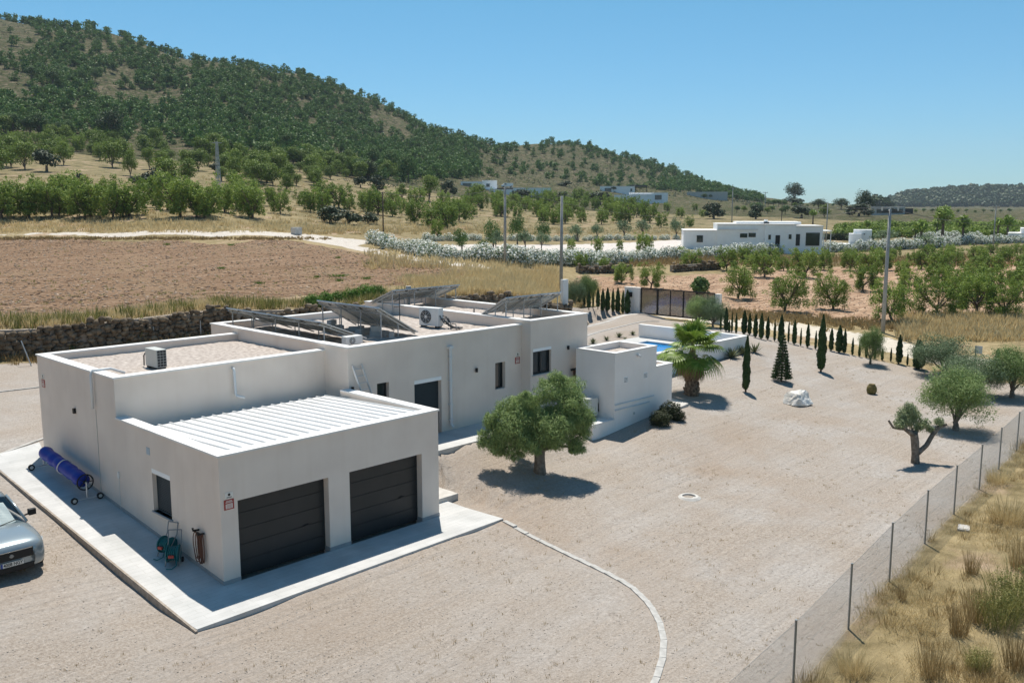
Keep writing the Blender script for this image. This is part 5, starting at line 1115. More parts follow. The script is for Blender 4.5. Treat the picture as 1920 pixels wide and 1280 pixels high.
cells = [(x, 402+6*math.sin(x)) for x in range(1255,1330,22)]+[(x, 425) for x in (1245,1290)]+[(1812,563)]
scatter(cells, 'almond_tree', AL, 'almond tree', 'scattered small almond tree in the brown grass above the long white villa', 'scattered almond trees above the white villa', 3.2)
cells = []
for py in (270,282,294):
    x = random.uniform(-10,10)
    while x < 240:
        if random.random() < .75: cells.append((x, py+random.uniform(-2,2)))
        x += random.uniform(14,26)
scatter(cells, 'almond_tree', AL, 'almond tree', 'tiny bright almond tree on the high terraces under the pine slope', 'high terraces of almond trees', 4.4, hj=.35, jit=10)

cells = []
while len(cells) < 130:
    x = random.uniform(-20,760); lo_ = 262+max(0,x-150)*.09; y = random.uniform(lo_, 352 if x < 600 else 345)
    if y < lo_+60 or random.random() < .35: cells.append((x,y))
PIM = protos(pine_parts, 3, 'pine_tree', [LM['pineb'], MT['bark']], 2.5, 5.6, 2600, .29, th=.5)
scatter(cells, 'pine_tree', PIM, 'pine tree', 'bright round pine among the grassy terraces between the orchard and the hill', 'bright pines on the grassy terraces', 3.1, hj=.4, jit=4)
# bushes (mastic, carob) dark grey green
BU = protos(lambda r: (leafset(blobs(9,1.2,1.1,1.2,r,(.38,.55),.85,-.6), 900, .32, .5, .6, .2, r), tubes([([(0,0,-.2),(0,0,.6)],[.15,.1])],5)), 3, 'round_bush', [LM['bush'], MT['bark']])
def bush(cells, label, group, lm=None, name='round_bush', catg='bush'):
    H_ = hits([(c[0], c[1]) for c in cells])
    for c, P in zip(cells, H_):
        s = fwd(P)/F_PX; inst(name, random.choice(BU), tuple(P), random.uniform(0,6.28), (c[2]*s/2.5, c[2]*s/2.5, c[3]*s/2.2), label, catg, group)
bush([(88,322,52,44)], 'big round dark grey green bush standing alone on the left terraces', None)
bush([(150,343,20,18),(290,352,46,34),(325,348,26,28),(262,352,40,24),(450,360,22,16),(15,290,30,18),(148,268,20,16),(405,325,30,20)], 'dark grey green bush on the grassy terraces at the left', 'dark bushes on the left terraces')
bush([(676,352,26,22),(708,360,34,32),(841,368,30,30),(620,418,60,32),(655,420,50,26),(690,420,40,20)], 'grey green bush on the terraces at the middle of the photo', 'grey bushes on the middle terraces')
bush([(978,377,36,24),(1052,384,46,22),(1125,384,48,26),(1338,410,44,30),(1417,411,36,28),(1503,409,46,26),(1610,406,52,24),(1485,385,36,16),(1060,350,30,10),(1150,360,20,12),(1186,360,20,14)], 'dark rounded bush in the dry land among the distant white villas', 'dark rounded bushes between the villas')
# green rows behind the long white villa
VB = npmesh('vine_bush', *leafset([(0,0,.6,.9,.9,.6),(.6,.2,.5,.6,.6,.5),(-.6,-.2,.5,.6,.6,.5)], 420, .32, .5, .4, .3, R_(71)), LM['almond'])
cells = [(x, y+random.uniform(-2,2)) for y in (430,437,444) for x in range(1575,1925,17)]+[(x, 427) for x in range(1640,1900,22)]
H_ = hits(cells)
for P in H_: s = random.uniform(1.3,2.0); inst('low_green_bush', VB, tuple(P), random.uniform(0,6), s, 'low bright green bush in the rows behind the long white villa', 'bush', 'green bush rows behind the white villa')
# small palms right of the villa
PM = protos(lambda r: (leafset([(0,0,3.4,1.2,1.2,.9),(0,0,4.0,.7,.7,.5)], 260, 1.0, .22, .2, .2, r, (0,0,.3)), tubes([([(0,0,-.3),(0,0,1.5),(0,0,3.3)],[.24,.2,.18])],6)), 2, 'palm_tree', [LM['palm'], MT['bark']])
for i, (px, py, h) in enumerate(((1583,440,20),(1625,440,26),(1726,462,48),(1756,445,32),(1766,455,66),(1804,458,52),(1715,458,34),(1888,452,46),(1870,448,38),(1524,420,26))):
    P = at(px, py); s = h*fwd(P)/F_PX/4.4; inst('palm_tree', PM[i%2], tuple(P), i, s, 'small fan palm standing among the oleanders and green rows right of the villa', 'palm tree', 'distant small fan palms')
# trees in the villa yard and around
OV = protos(lambda r: olive_parts(1.5,2.8,900,.34,r,th=.8,tr=.12), 2, 'olive_tree', [LM['olive2'], MT['barkg']])
cells = [(930,470,30,40),(985,468,34,38),(1015,470,30,36),(1082,452,36,32),(1170,446,36,34),(1205,443,34,32),(1268,448,34,40),(1120,450,30,32),(1300,455,30,24),(1530,452,40,18),(1655,460,60,30),(1740,464,60,24),(1600,455,30,16)]
for c in cells:
    P = at(c[0], c[1]); s = fwd(P)/F_PX; inst('olive_tree', random.choice(OV), tuple(P), random.uniform(0,6), (c[2]*s/3.2,c[2]*s/3.2,c[3]*s/2.9), 'grey olive tree in or near the pale yard of the white villas', 'olive tree', 'olive trees of the neighbouring yards')
PE = protos(lambda r: (leafset(blobs(12,1.7,2.2,1.9,r,(.4,.55),1,-.9), 1500, .30, .35, .4, 0, r), tubes([([(0,0,-.2),(0,0,1.5)],[.18,.12])],5)), 2, 'pepper_tree', [LM['pepper'], MT['bark']])
for px, py, w, h in ((925,466,44,60),(970,462,40,62),(866,470,42,46),(905,476,30,30),(1015,458,40,44),(955,478,26,22),(1160,520,24,22)):
    P = at(px, py); s = fwd(P)/F_PX; inst('pepper_tree', random.choice(PE), tuple(P), random.uniform(0,6), (w*s/4,w*s/4,h*s/4.1), 'soft light green tree by the pale yard behind the grey pole', 'tree', 'soft green trees of the pale yard')
for px, py, h in ((1072,475,30),(1120,478,36),(1205,478,44),(1161,472,24),(820,450,44),(1215,470,30)):
    P = at(px, py); s = h*fwd(P)/F_PX/3.4; inst('citrus_tree', AL[1], tuple(P), random.uniform(0,6), (s*.7,s*.7,s), 'small bright fruit tree planted in the pale yard', 'fruit tree', 'young fruit trees in the pale yard')

# ------------------------------------------------------------------ oleanders
OL = []
for i in range(3):
    r = R_(90+i); cl = [(0,0,.9,.95,.8,.8),(.5,.2,.7,.6,.6,.6),(-.5,-.1,.7,.65,.6,.6)]; g1 = leafset(cl, 700, .24, .3, .45, .2, r, (0,0,.6)); w1 = leafset(cl, 520, .17, .9, .92, .5, r); OL.append(tree_mesh('oleander', [(*g1,0),(*w1,1)], [LM['olive2'], LM['white']]))
def along(pl, st):
    out = []; 
    for (x0,y0),(x1,y1) in zip(pl[:-1],pl[1:]):
        n = max(1,int(abs(x1-x0)/st)); out += [(x0+(x1-x0)*i/n, y0+(y1-y0)*i/n) for i in range(n)]
    return out
OLR = [([(700,456),(740,470),(830,488),(950,493),(1100,497),(1180,492),(1250,487),(1345,484),(1400,478),(1500,474)],11,'white flowering oleander bush in the long hedge in front of the villas',.95),
 ([(1500,474),(1640,470),(1760,464),(1800,459),(1930,455)],10,'white flowering oleander bush in the hedge right of the long white villa',.95),
 ([(800,452),(900,451),(1040,452),(1280,449)],13,'small white flowering oleander along the back of the pale yard',.6),
 ([(1725,452),(1840,450)],10,'white flowering oleander among the palms behind the hedge',1.0)]
for pl, st, lab, sc in OLR:
    c = along(pl, st); H_ = hits(c)
    for P in H_: s = sc*random.uniform(.8,1.25); inst('oleander', random.choice(OL), (P[0]+random.uniform(-.3,.3),P[1]+random.uniform(-.3,.3),P[2]-.1), random.uniform(0,6), (s*1.1,s*1.1,s), lab, 'oleander', lab.replace('bush ','bushes '))

# ------------------------------------------------------------------ pines on the hill
PI = protos(pine_parts, 4, 'pine_tree', [LM['pine'], MT['bark']], 2.9, 7.2, 2600, .34)
PIB = protos(pine_parts, 3, 'pine_tree', [LM['pineb'], MT['bark']], 2.6, 6.2, 2600, .31, th=.7)
PID = protos(pine_parts, 2, 'pine_tree', [LM['pine2'], MT['bark']], 3.0, 7.5, 2600, .34)
big = [(207,268,60,52,0,'tall dark pine standing out at the foot of the hill on the left'),(75,255,44,40,0,None),(130,258,34,28,0,None),(376,300,44,34,1,None),(306,325,44,36,1,None),(245,330,50,34,1,None),(280,318,44,30,1,None),(495,310,44,38,0,None),(120,310,46,36,1,None),(12,312,34,34,1,None),(270,282,38,30,0,None),
 (540,290,42,36,0,None),(440,335,42,36,1,None),(537,358,34,32,1,None),(520,330,46,44,1,None),(500,346,34,34,1,None),(590,340,32,30,1,None),(805,378,52,42,1,'broad bright green pine left of the first distant white villa'),(754,373,30,26,1,None),(895,378,36,34,1,None),(735,330,50,40,0,None),(765,342,54,40,0,None),(700,318,44,36,0,None),(655,332,40,30,1,None),(620,320,40,34,1,None),
 (455,230,34,28,0,None),(235,165,24,20,0,None),(60,158,34,30,0,None),(100,165,40,40,0,None),(155,158,30,18,0,None),(180,155,26,20,0,None),(212,138,22,16,0,None),(170,215,26,20,0,None)]
H_ = hits([(b[0], b[1]) for b in big]); k = 0
for b_, P in zip(big, H_):
    s = fwd(P)/F_PX; pr_ = (PI, PIB)[b_[4]]; hm_ = (7.2, 6.2)[b_[4]]; wm = (6.6, 6.0)[b_[4]]
    inst('pine_tree', random.choice(pr_ if b_[5] is None or b_[4] else PID), (P[0],P[1],P[2]-.2), random.uniform(0,6), (b_[3]*s/wm,b_[3]*s/wm,b_[2]*s/hm_), b_[5] or 'large rounded pine at the foot of the wooded hill', 'pine tree', None if b_[5] else 'large pines at the foot of the hill')
rr = R_(2024); cand = []
def inpoly(x, y, pg): return sdf(np.array([[x, y]]), np.array(pg, float))[0] > 0
BARE = [[(170,150),(235,118),(270,170),(350,175),(345,205),(250,205),(180,190)],[(-20,30),(50,45),(85,75),(60,110),(-20,110)],[(960,285),(1060,275),(1200,315),(1210,350),(1000,345),(900,325),(900,300)],[(690,205),(760,225),(770,265),(700,240)],[(-20,120),(60,140),(60,190),(-20,185)]]
def ridge_y(x): return np.interp(x, [-150,0,40,100,200,300,400,450,560,640,700,760,850,900,950,1000,1050,1100,1200,1280,1350,1400,1440], [-10,20,18,30,52,85,108,118,132,158,182,212,250,266,276,272,262,272,296,322,350,366,378])
def foot_y(x): return np.interp(x, [-150,0,300,520,700,800,900,1000,1150,1300,1430], [250,252,268,300,345,340,332,338,352,362,380])
tries = 0
while len(cand) < 4700 and tries < 90000:
    tries += 1; x = rr.uniform(-420, 1430); ry = ridge_y(x)+2; fy = foot_y(x); t_ = rr.random()**1.0; y = ry+(fy-ry)*t_
    bare = any(inpoly(x, y, b_) for b_ in BARE); dens = .95 if x < 620 else .85 if x < 900 else .42
    dens *= .62+.75*(math.sin(x*.031+y*.05)*math.sin(x*.013-y*.083+1) > -.25)
    if t_ < .12: dens = max(dens, .8)
    if bare: dens = .07
    if rr.random() < dens: cand.append((x, y))
H_ = hits(cand); order = np.argsort([fwd(P) for P in H_])
NI = 126
for q_, i in enumerate(order[:NI]):
    P = H_[i]; x, y = cand[i]; s = rr.uniform(.6,1.15)*(.95 if x < 900 else .75); pr_ = PI if rr.random() < .6 else (PIB if rr.random() < .6 else PID)
    inst('pine_tree', pr_[rr.integers(len(pr_))], (P[0],P[1],P[2]-.2), rr.uniform(0,6.28), (s*rr.uniform(.85,1.25),s*rr.uniform(.85,1.25),s), 'pine among the many nearest ones on the lower wooded slope', 'pine tree', 'pines on the lower wooded slope')
def forest(name, label, Ps, lm, n=150, size=.9, seed=1, smin=.6, smax=1.1):
    pr_ = []
    for k in range(5):
        r = R_(seed*10+k); cl = blobs(9,2.4,2.6,2.8,r,(.34,.56),.8,-1); lf = leafset(cl, n, size, .75, .5, .25, r); pr_.append(lf)
    Vs = []; Fs = []; o = 0; r = R_(seed)
    for P in Ps:
        v, f = pr_[r.integers(5)]; a = r.uniform(0,6.28); s = r.uniform(smin,smax); c_, s_ = math.cos(a)*s, math.sin(a)*s
        w = np.stack([v[:,0]*c_-v[:,1]*s_, v[:,0]*s_+v[:,1]*c_, v[:,2]*s*r.uniform(.85,1.15)],1)+np.array(P)-[0,0,.5]; Vs.append(w); Fs.append(f+o); o += len(v)
    return tag(link(name, npmesh(name, np.concatenate(Vs), np.concatenate(Fs), lm)), label, 'wood', None, 'stuff')
forest('pine_wood', 'mass of dark pines covering the upper slope and ridge of the hill', [H_[i] for i in order[NI:]], LM['pine'], 200, .78, 1, .5, 1.25)
# low scrub over the hill
pts = [];
while len(pts) < 5200:
    x = rr.uniform(-120,1430); ry = ridge_y(x)+4; pts.append((x, rr.uniform(ry, foot_y(x)+10)))
forest('hill_scrub', 'low dark scrub dotted all over the hillside between the pines', hits(pts), LM['bush'], 16, 1.1, 5, .18, .42)
# distant wooded hill at the right edge
pts = []
while len(pts) < 2300:
    x = rr.uniform(1640,2050); top = np.interp(x, [1640,1700,1760,1850,2050],[386,364,356,353,349]); pts.append((x, rr.uniform(top, 388)))
forest('distant_wood', 'hazy dark wood covering the far hill at the right edge', hits(pts), LM['pine2'], 60, 2.6, 8, 1.0, 2.0)
# single trees on the flat skyline
for px, py, w, h, lab in ((1489,383,40,38,'tall round dark pine alone on the skyline above the white villa'),(1620,404,42,44,'pointed dark pine on the skyline left of the long grey building'),(1577,393,34,20,'low flat topped tree on the skyline between the two pines'),(1535,392,34,18,'low spreading tree on the skyline right of the tall round pine'),(1545,408,28,28,'bright green tree below the skyline between the dark bushes')):
    P = at(px, py); s = fwd(P)/F_PX; inst('pine_tree', (PIB if 'bright' in lab else PID)[0], tuple(P), px, (w*s/6.4,w*s/6.4,h*s/7.2), lab, 'tree', None)
cells = [(1385+i*13+random.uniform(-4,4), 399+random.uniform(-4,5)) for i in range(8)]+[(1440+i*10, 388) for i in range(4)]+[(1320+i*12, 374) for i in range(9)]+[(1160+i*17,352) for i in range(10)]+[(1700+i*16,399) for i in range(13)]+[(1490+12*i,388) for i in range(12)]
for c, P in zip(cells, hits(cells)): s = random.uniform(.28,.42) if c[0] > 1480 else random.uniform(.35,.6); inst('green_tree', random.choice(PIB if random.random() < .4 else PI), tuple(P), random.uniform(0,6), (s*1.1,s*1.1,s*.8), 'mid green tree in the distant belt around and beyond the far villas', 'tree', 'distant tree belt by the far villas')

# ------------------------------------------------------------------ neighbouring houses
def frame(px, py):
    P = at(px, py); s = fwd(P)/F_PX; return P, s
class Far:
    def __init__(self, name, label, px, py, yaw=0, catg='house'):
        self.P, self.s = frame(px, py); self.px, self.py = px, py; self.t = thing(name, label, catg, tuple(self.P), YAW-math.pi/2-math.atan((px-960)/F_PX)+yaw-.08)
    def b(self, name, x0, x1, yt, yb, d0, d1, m, parent=None, label=None):
        q = MB(); s = self.s; q.box((x0-self.px)*s, (x1-self.px)*s, d0, d1, (self.py-yb)*s, (self.py-yt)*s); o = q.build(name, m, parent or self.t)
        if label: o['label'] = label
        return o
    def win(self, x0, x1, yt, yb, d):
        o = self.b('window', x0, x1, yt, yb, d-.03, d-.0, MT['glass']); s = self.s; q = MB(); a, c, z0, z1 = (x0-self.px)*s, (x1-self.px)*s, (self.py-yb)*s, (self.py-yt)*s
        q.box(a-.06,a,d-.06,d,z0,z1); q.box(c,c+.06,d-.06,d,z0,z1); q.box(a-.06,c+.06,d-.06,d,z1,z1+.06); q.box(a-.06,c+.06,d-.10,d,z0-.08,z0); q.build('frame', MT['darkmetal'], o)
W = MT['white']
h = Far('white_villa', 'long low white villa with several stepped wings behind the oleander hedge', 1281, 466, .12)
h.b('wall',1281,1342,433,474,0,9,W); h.b('coping',1280,1343,431.6,433,-.1,9.1,MT['coping'])
h.b('wall',1342,1427,421,474,-.4,8.5,W); h.b('coping',1341,1427,419.6,421,-.5,8.6,MT['coping']); h.b('eave_shadow_band',1343,1415,429.6,430.6,-.62,-.4,MT['coping'])
h.b('wall',1427,1482,421,474,-1.2,8,W); h.b('coping',1426,1482,419.6,421,-1.3,8.1,MT['coping'])
h.b('roof_parapet',1380,1498,416.5,421,3,9,W); h.b('wall',1482,1530,424,474,-.8,7,W); h.b('coping',1481,1531,422.6,424,-.9,7.1,MT['coping'])
h.win(1306,1316,442,453,0); h.win(1384,1396,438,444,-.4); h.win(1399.5,1411,437,443,-.4); h.win(1434,1437,440,447,-1.2); h.win(1470,1473.5,439,446,-1.2); h.win(1501,1524,436,458,-.8)
h.b('door',1446,1454,440,460,-1.26,-1.2,MT['black']); h.b('door',1482.5,1490,438,459,-.86,-.8,MT['anthracite'])
for x in (1532,1544): h.b('pergola_post',x,x+1.2,433,474,-.6,-.4,W)
h.b('pergola_roof',1530,1546,431.5,433,-.8,4,W)
h.b('chimney',1432,1438,413,417,3.5,4.2,W); h.b('roof_unit',1428,1437,416,419.5,1,1.8,MT['darkmetal'])
q = Far('white_annex', 'small white cube shaped annex right of the long white villa', 1612, 460, .1, 'outbuilding')
q.b('wall',1592,1614,438,466,-1.2,2,W); q.b('wall',1600,1632,431,466,.0,3.2,W); q.b('lamp',1618,1620,438,440,-.12,0,MT['darkmetal']); q.b('door_shutter',1632.2,1637,446,458,.6,2.6,MT['darkmetal'])
hg = Far('clipped_hedge', 'straight dark green hedge between the white villa and its annex', 1570, 452, .1, 'hedge')
hg.t.name = 'clipped_hedge'; s = hg.s; cl = [((x-1570)*s, 3, (452-446)*s, 1.0, .5, .8) for x in np.linspace(1546,1592,9)]
link('foliage', npmesh('foliage', *leafset(cl, 3000, .3, .5, .6, .2, R_(5)), LM['bush']), hg.t)
hd = Far('pool_deck_neighbour', 'white terrace slab in front of the clipped hedge', 1575, 461, .1, 'terrace'); hd.b('slab',1549,1592,456.5,462,-2,2,W)
def far_house(label, vols, px, py, wins=(), yaw=.1, name='white_villa', catg='house', wm=None):
    h = Far(name, label, px, py, yaw, catg)
    for x0, x1, yt, yb, d0, d1 in vols: h.b('wall', x0, x1, yt, yb+5, d0, d1, wm or W); h.b('coping', x0-.4, x1+.4, yt-.8, yt, d0-.12, d1+.12, MT['coping'])
    for a in wins: h.win(*a)
    return h
far_house('white villa with dark verandas, leftmost of the distant ones below the hill', [(864,918,341,352,1,12),(905,932,339,353,0,10)], 900, 354, [(868,884,344,350,1),(912,918,345,350,0)])
far_house('white low villa behind a round dark bush, second from left of the distant ones', [(917,955,356,368,1,10),(950,1034,353,366,0,12)], 975, 368, [(1023,1027,360,365,0),(960,964,358,363,0),(934,937,359,366,1)])
h = far_house('white villa with a dark carport on its right, highest on the slope', [(1125,1190,350,362,0,10)], 1165, 363, [(1182,1185,354,359,0),(1134,1146,353,360,0)]); h.b('carport_roof',1190,1212,348,350.5,-1,9,MT['darkmetal']); h.b('carport_post',1211,1212,350.5,362,-1,-.7,MT['darkmetal'])
h = far_house('long white villa with a shaded porch below the highest one', [(1152,1222,366,380,0,10),(1180,1252,362,376,3,12)], 1195, 381, [(1170,1174,370,378,0),(1188,1192,369,374,0),(1228,1240,366,374,3)])
far_house('plain long pale villa at the right end of the wooded hill', [(1288,1363,361,372,0,12)], 1325, 373, [(1318,1320,366,370,0)], wm=MT['concrete'])
h = far_house('long grey flat building on the skyline in front of the far hill', [(1635,1694,389,401,0,14)], 1665, 403, [(1645,1690,392,399,0)], wm=MT['concrete']); h.b('dark_wing',1694,1708,391,402,1,10,MT['anthracite'])
far_house('white building cut by the right edge of the photo behind the oleanders', [(1891,1945,438,454,0,9),(1912,1960,429,450,1,9)], 1905, 455, [(1894,1908,442,450,0)])
v = Far('parked_van', 'small white van parked beside the leftmost distant villa', 951, 352, .2, 'van'); s = v.s; q = MB(); q.box(-1.4,2.4,-.9,.9,.45,1.9); q.prism([(-2.4,-.85),(-1.4,-.85),(-1.4,.85),(-2.4,.85)],.45,lambda x,y: 1.1 if x < -2 else 1.6); q.build('body', W, v.t)
for x in (-1.7,1.6):
    for y in (-.85,.85): q = MB(); q.tube([(x,y-.1,.35),(x,y+.1,.35)],.35,12); q.build('wheel', MT['tyre'], v.t)
q = MB(); q.box(-1.2,-.4,-.915,-.9,1.2,1.7); q.build('window', MT['glass'], v.t)
q = MB(); q.box(-.55,.55,-.5,.5,0,.95); o = q.build('pump_hut', MT['concrete'], bevel=.03); o.location = tuple(at(556,440)); tag(o, 'tiny grey concrete hut beside the white track', 'hut')

# ------------------------------------------------------------------ poles and wires
MT['wire'] = mat('wire', (.08,.08,.08), .6)
def pole(px, py, top, r0, r1, label, m='pole', arm=1.6, name='power_pole'):
    P = at(px, py); s = fwd(P)/F_PX; H = (py-top)*s; t = thing(name, label, 'pole', tuple(P), 0)
    q = MB(); q.tube([(0,0,-.3),(0,0,H*.5),(0,0,H)],[r0,(r0+r1)/2,r1],8); q.build('shaft', MT[m], t, smooth=True)
    if arm:
        q = MB(); q.bar((-cR[0]*arm/2,-cR[1]*arm/2,H-.15),(cR[0]*arm/2,cR[1]*arm/2,H-.15),.09,.12); q.build('crossarm', MT['darkmetal'], t)
        for k in (-.9,0,.9): q = MB(); q.tube([(cR[0]*arm/2*k,cR[1]*arm/2*k,H-.1),(cR[0]*arm/2*k,cR[1]*arm/2*k,H+.18)],.06,6); q.build('insulator', MT['plastic_g'], t)
    return np.array(P)+np.array([0,0,H])
p1 = pole(1655,624,395,.155,.10,'tall grey concrete pole between the almond trees at the right','pole',1.2)
p2 = pole(1052,552,370,.17,.11,'grey pole rising behind the roof solar panels at the left of the gate','pole',0)
p3 = pole(947,496,353,.16,.11,'grey pole with wire arms in front of the oleander hedge','pole',1.6)
p4 = pole(719,448,361,.10,.08,'thin dark wooden pole at the left end of the oleander hedge','wood_pole',0)
p5 = pole(1372,419,354,.14,.10,'slim pole behind the left part of the long white villa','pole',1.2)
p6 = pole(1434,398,361,.14,.1,'slim pole on the skyline left of the tall round pine','pole',1.6)
p7 = pole(1548,467,380,.10,.08,'slim grey pole in front of the right end of the long white villa','pole',0)
p8 = pole(1862,462,388,.13,.09,'slim grey pole among the palms at the far right','pole',1.2)
p9 = pole(1465,418,378,.1,.08,'thin dark post above the roof of the long white villa','wood_pole',0)
pl_ = at(411,372); s_ = fwd(pl_)/F_PX; Hh = 104*s_; t = thing('lattice_pylon', 'slender grey lattice pylon among the green trees on the left', 'pylon', tuple(pl_))
q = MB(); w0, w1 = .38, .14
for sx, sy in ((1,1),(1,-1),(-1,1),(-1,-1)): q.bar((sx*w0,sy*w0,-.3),(sx*w1,sy*w1,Hh),.08,.08)
for k in range(12):
    z0, z1 = Hh*k/12, Hh*(k+1)/12; a, b_ = w0+(w1-w0)*k/12, w0+(w1-w0)*(k+1)/12; sg = 1 if k%2 else -1
    for sx, sy, ex, ey in ((1,1,1,-1),(-1,1,-1,-1),(1,1,-1,1),(1,-1,-1,-1)): q.bar((sx*a*1,sy*a,z0) if sg > 0 else (ex*a,ey*a,z0), (ex*b_,ey*b_,z1) if sg > 0 else (sx*b_,sy*b_,z1),.04,.04)
q.build('lattice', MT['galv'], t); q = MB(); q.bar((-cR[0]*.9,-cR[1]*.9,Hh-.2),(cR[0]*.9,cR[1]*.9,Hh-.2),.1,.1); q.build('crossarm', MT['galv'], t)
tp = np.array(pl_)+[0,0,Hh]
def wire(a, b, sag, r, label):
    q = MB(); q.tube([tuple(np.array(a)*(1-f)+np.array(b)*f-np.array([0,0,sag*4*f*(1-f)])) for f in np.linspace(0,1,13)], r, 4, cap=False); tag(q.build('power_line', MT['wire']), label, 'cable')
wire(tp, wpt(-120,150,305), 2.5, .012, 'thin sagging wire running from the lattice pylon to the left edge')
wire(p5, p6, .8, .02, 'thin wire between the two slim poles near the skyline')
wire(p1+np.array([0,0,.1]), p8, 1.5, .015, 'thin wire from the tall grey pole towards the far right pole')
wire(p1+np.array([0,0,.1]), p3, 1.8, .012, 'thin wire from the tall grey pole back to the pole before the oleander hedge')
wire(p1+np.array([0,0,.1]), wpt(2100,62,400), 1.0, .012, 'thin wire from the tall grey pole to the right edge of the photo')
wire(p3, p4, .8, .02, 'thin wire from the pole before the oleander hedge to the wooden pole')
wire(p1+np.array([0,0,.1]), p5, 1.5, .015, 'thin wire from the tall grey pole towards the pole behind the white villa')
# small fence posts along the stone wall
for i, (px, py, tp_, lean) in enumerate(((60,686,638,-.35),(188,652,618,-.03),(290,645,612,-.02),(377,634,600,0))):
    P = at(px, py); s = fwd(P)/F_PX; q = MB(); Hh = (py-tp_)*s; q.tube([(0,0,-.1),(cR[0]*lean*Hh,cR[1]*lean*Hh,Hh)],.03,6); o = q.build('wire_fence_post', MT['galv']); o.location = tuple(P); tag(o, ['leaning grey fence post at the left edge before the stone wall','upright thin fence post before the stone wall behind the low roof','thin fence post before the stone wall above the air conditioner','thin fence post before the stone wall at the left corner of the middle roof'][i], 'fence post')
q = MB(); P = at(1100,560); q.box(-.3,.3,-.15,.15,-.2,2.0); o = q.build('meter_cabinet', MT['plastic_w'], bevel=.01); o.location = tuple(wpt(1058,70,556)); o.location.z = Tz(o.location.x,o.location.y); tag(o, 'narrow white meter cabinet beside the grey pole left of the gate', 'cabinet')
q = MB(); q.tube([(0,0,0),(0,0,1.3)],.03,6); P = at(1827,690); o = thing('small_sign', 'small pale blank sign on a thin post behind the garden olives', 'sign', tuple(P)); q.build('post', MT['darkmetal'], o); q = MB(); q.box(-.02,0,-.35,.05,.85,1.3); q.build('board', MT['plastic_w'], o)

# ------------------------------------------------------------------ grasses
def tufts(P, hts, blades, width, spread, seed, lean=.35):
    r = R_(seed); P = np.repeat(np.asarray(P), blades, 0); h = np.repeat(np.asarray(hts), blades)*r.uniform(.5,1.15,len(P)); n = len(P)
    a = r.uniform(0,6.283,n); rr_ = np.repeat(np.asarray(hts), blades)*spread*r.random(n)**.7; b_ = P+np.stack([rr_*np.cos(a), rr_*np.sin(a), 0*a-.02],1); a2 = a+r.normal(0,.6,n)
    ln = lean*r.uniform(.1,1,n)*h; tip = b_+np.stack([ln*np.cos(a2), ln*np.sin(a2), h],1); w = r.uniform(0,6.283,n); ws = np.stack([np.cos(w), np.sin(w), 0*w],1)*(width*r.uniform(.6,1.4,n))[:,None]
    mid = b_*.45+tip*.55+np.array([0,0,1.])*(.06*h)[:,None]
    V = np.stack([b_-ws*.5, b_+ws*.5, mid+ws*.35, mid-ws*.35, tip],1).reshape(-1,3); o = 5*np.arange(n)[:,None]; 
    Fq = np.concatenate([o+np.array([0,1,2]), o+np.array([0,2,3]), o+np.array([3,2,4])]); return V, Fq
def onT(xy): xy = np.asarray(xy); return np.column_stack([xy, T(xy[:,0], xy[:,1])])
r = R_(1)
def fy(x): return np.interp(x, [p[0] for p in FENCE], [p[1] for p in FENCE])
pts = []
while len(pts) < 3600:
    d = 7+42*r.random()**1.3; a = r.uniform(-.02,.56); x = CAM[0]+d*math.cos(YAW-a); y = CAM[1]+d*math.sin(YAW-a)
    if y < fy(x)+.12 and y > fy(x)-14 and math.sin(x*.9+1)*math.sin(y*1.1)+r.normal(0,.4) > .05: pts.append((x,y))
V_, F_ = tufts(onT(pts), r.uniform(.06,.26,len(pts)), 24, .009, 1.3, 2, 1.1)
tag(link('dry_grass', npmesh('dry_grass', V_, F_, LM['straw'])), 'straw coloured dry grass outside the fence at the lower right', 'grass', None, 'stuff')
pts = [p for p in pts if r.random() < .14]
V_, F_ = tufts(onT(pts), r.uniform(.12,.45,len(pts)), 30, .010, .6, 3, .6); tag(link('dry_weeds', npmesh('dry_weeds', V_, F_, LM['weed'])), 'brown and olive weeds mixed into the dry grass outside the fence', 'weeds', None, 'stuff')
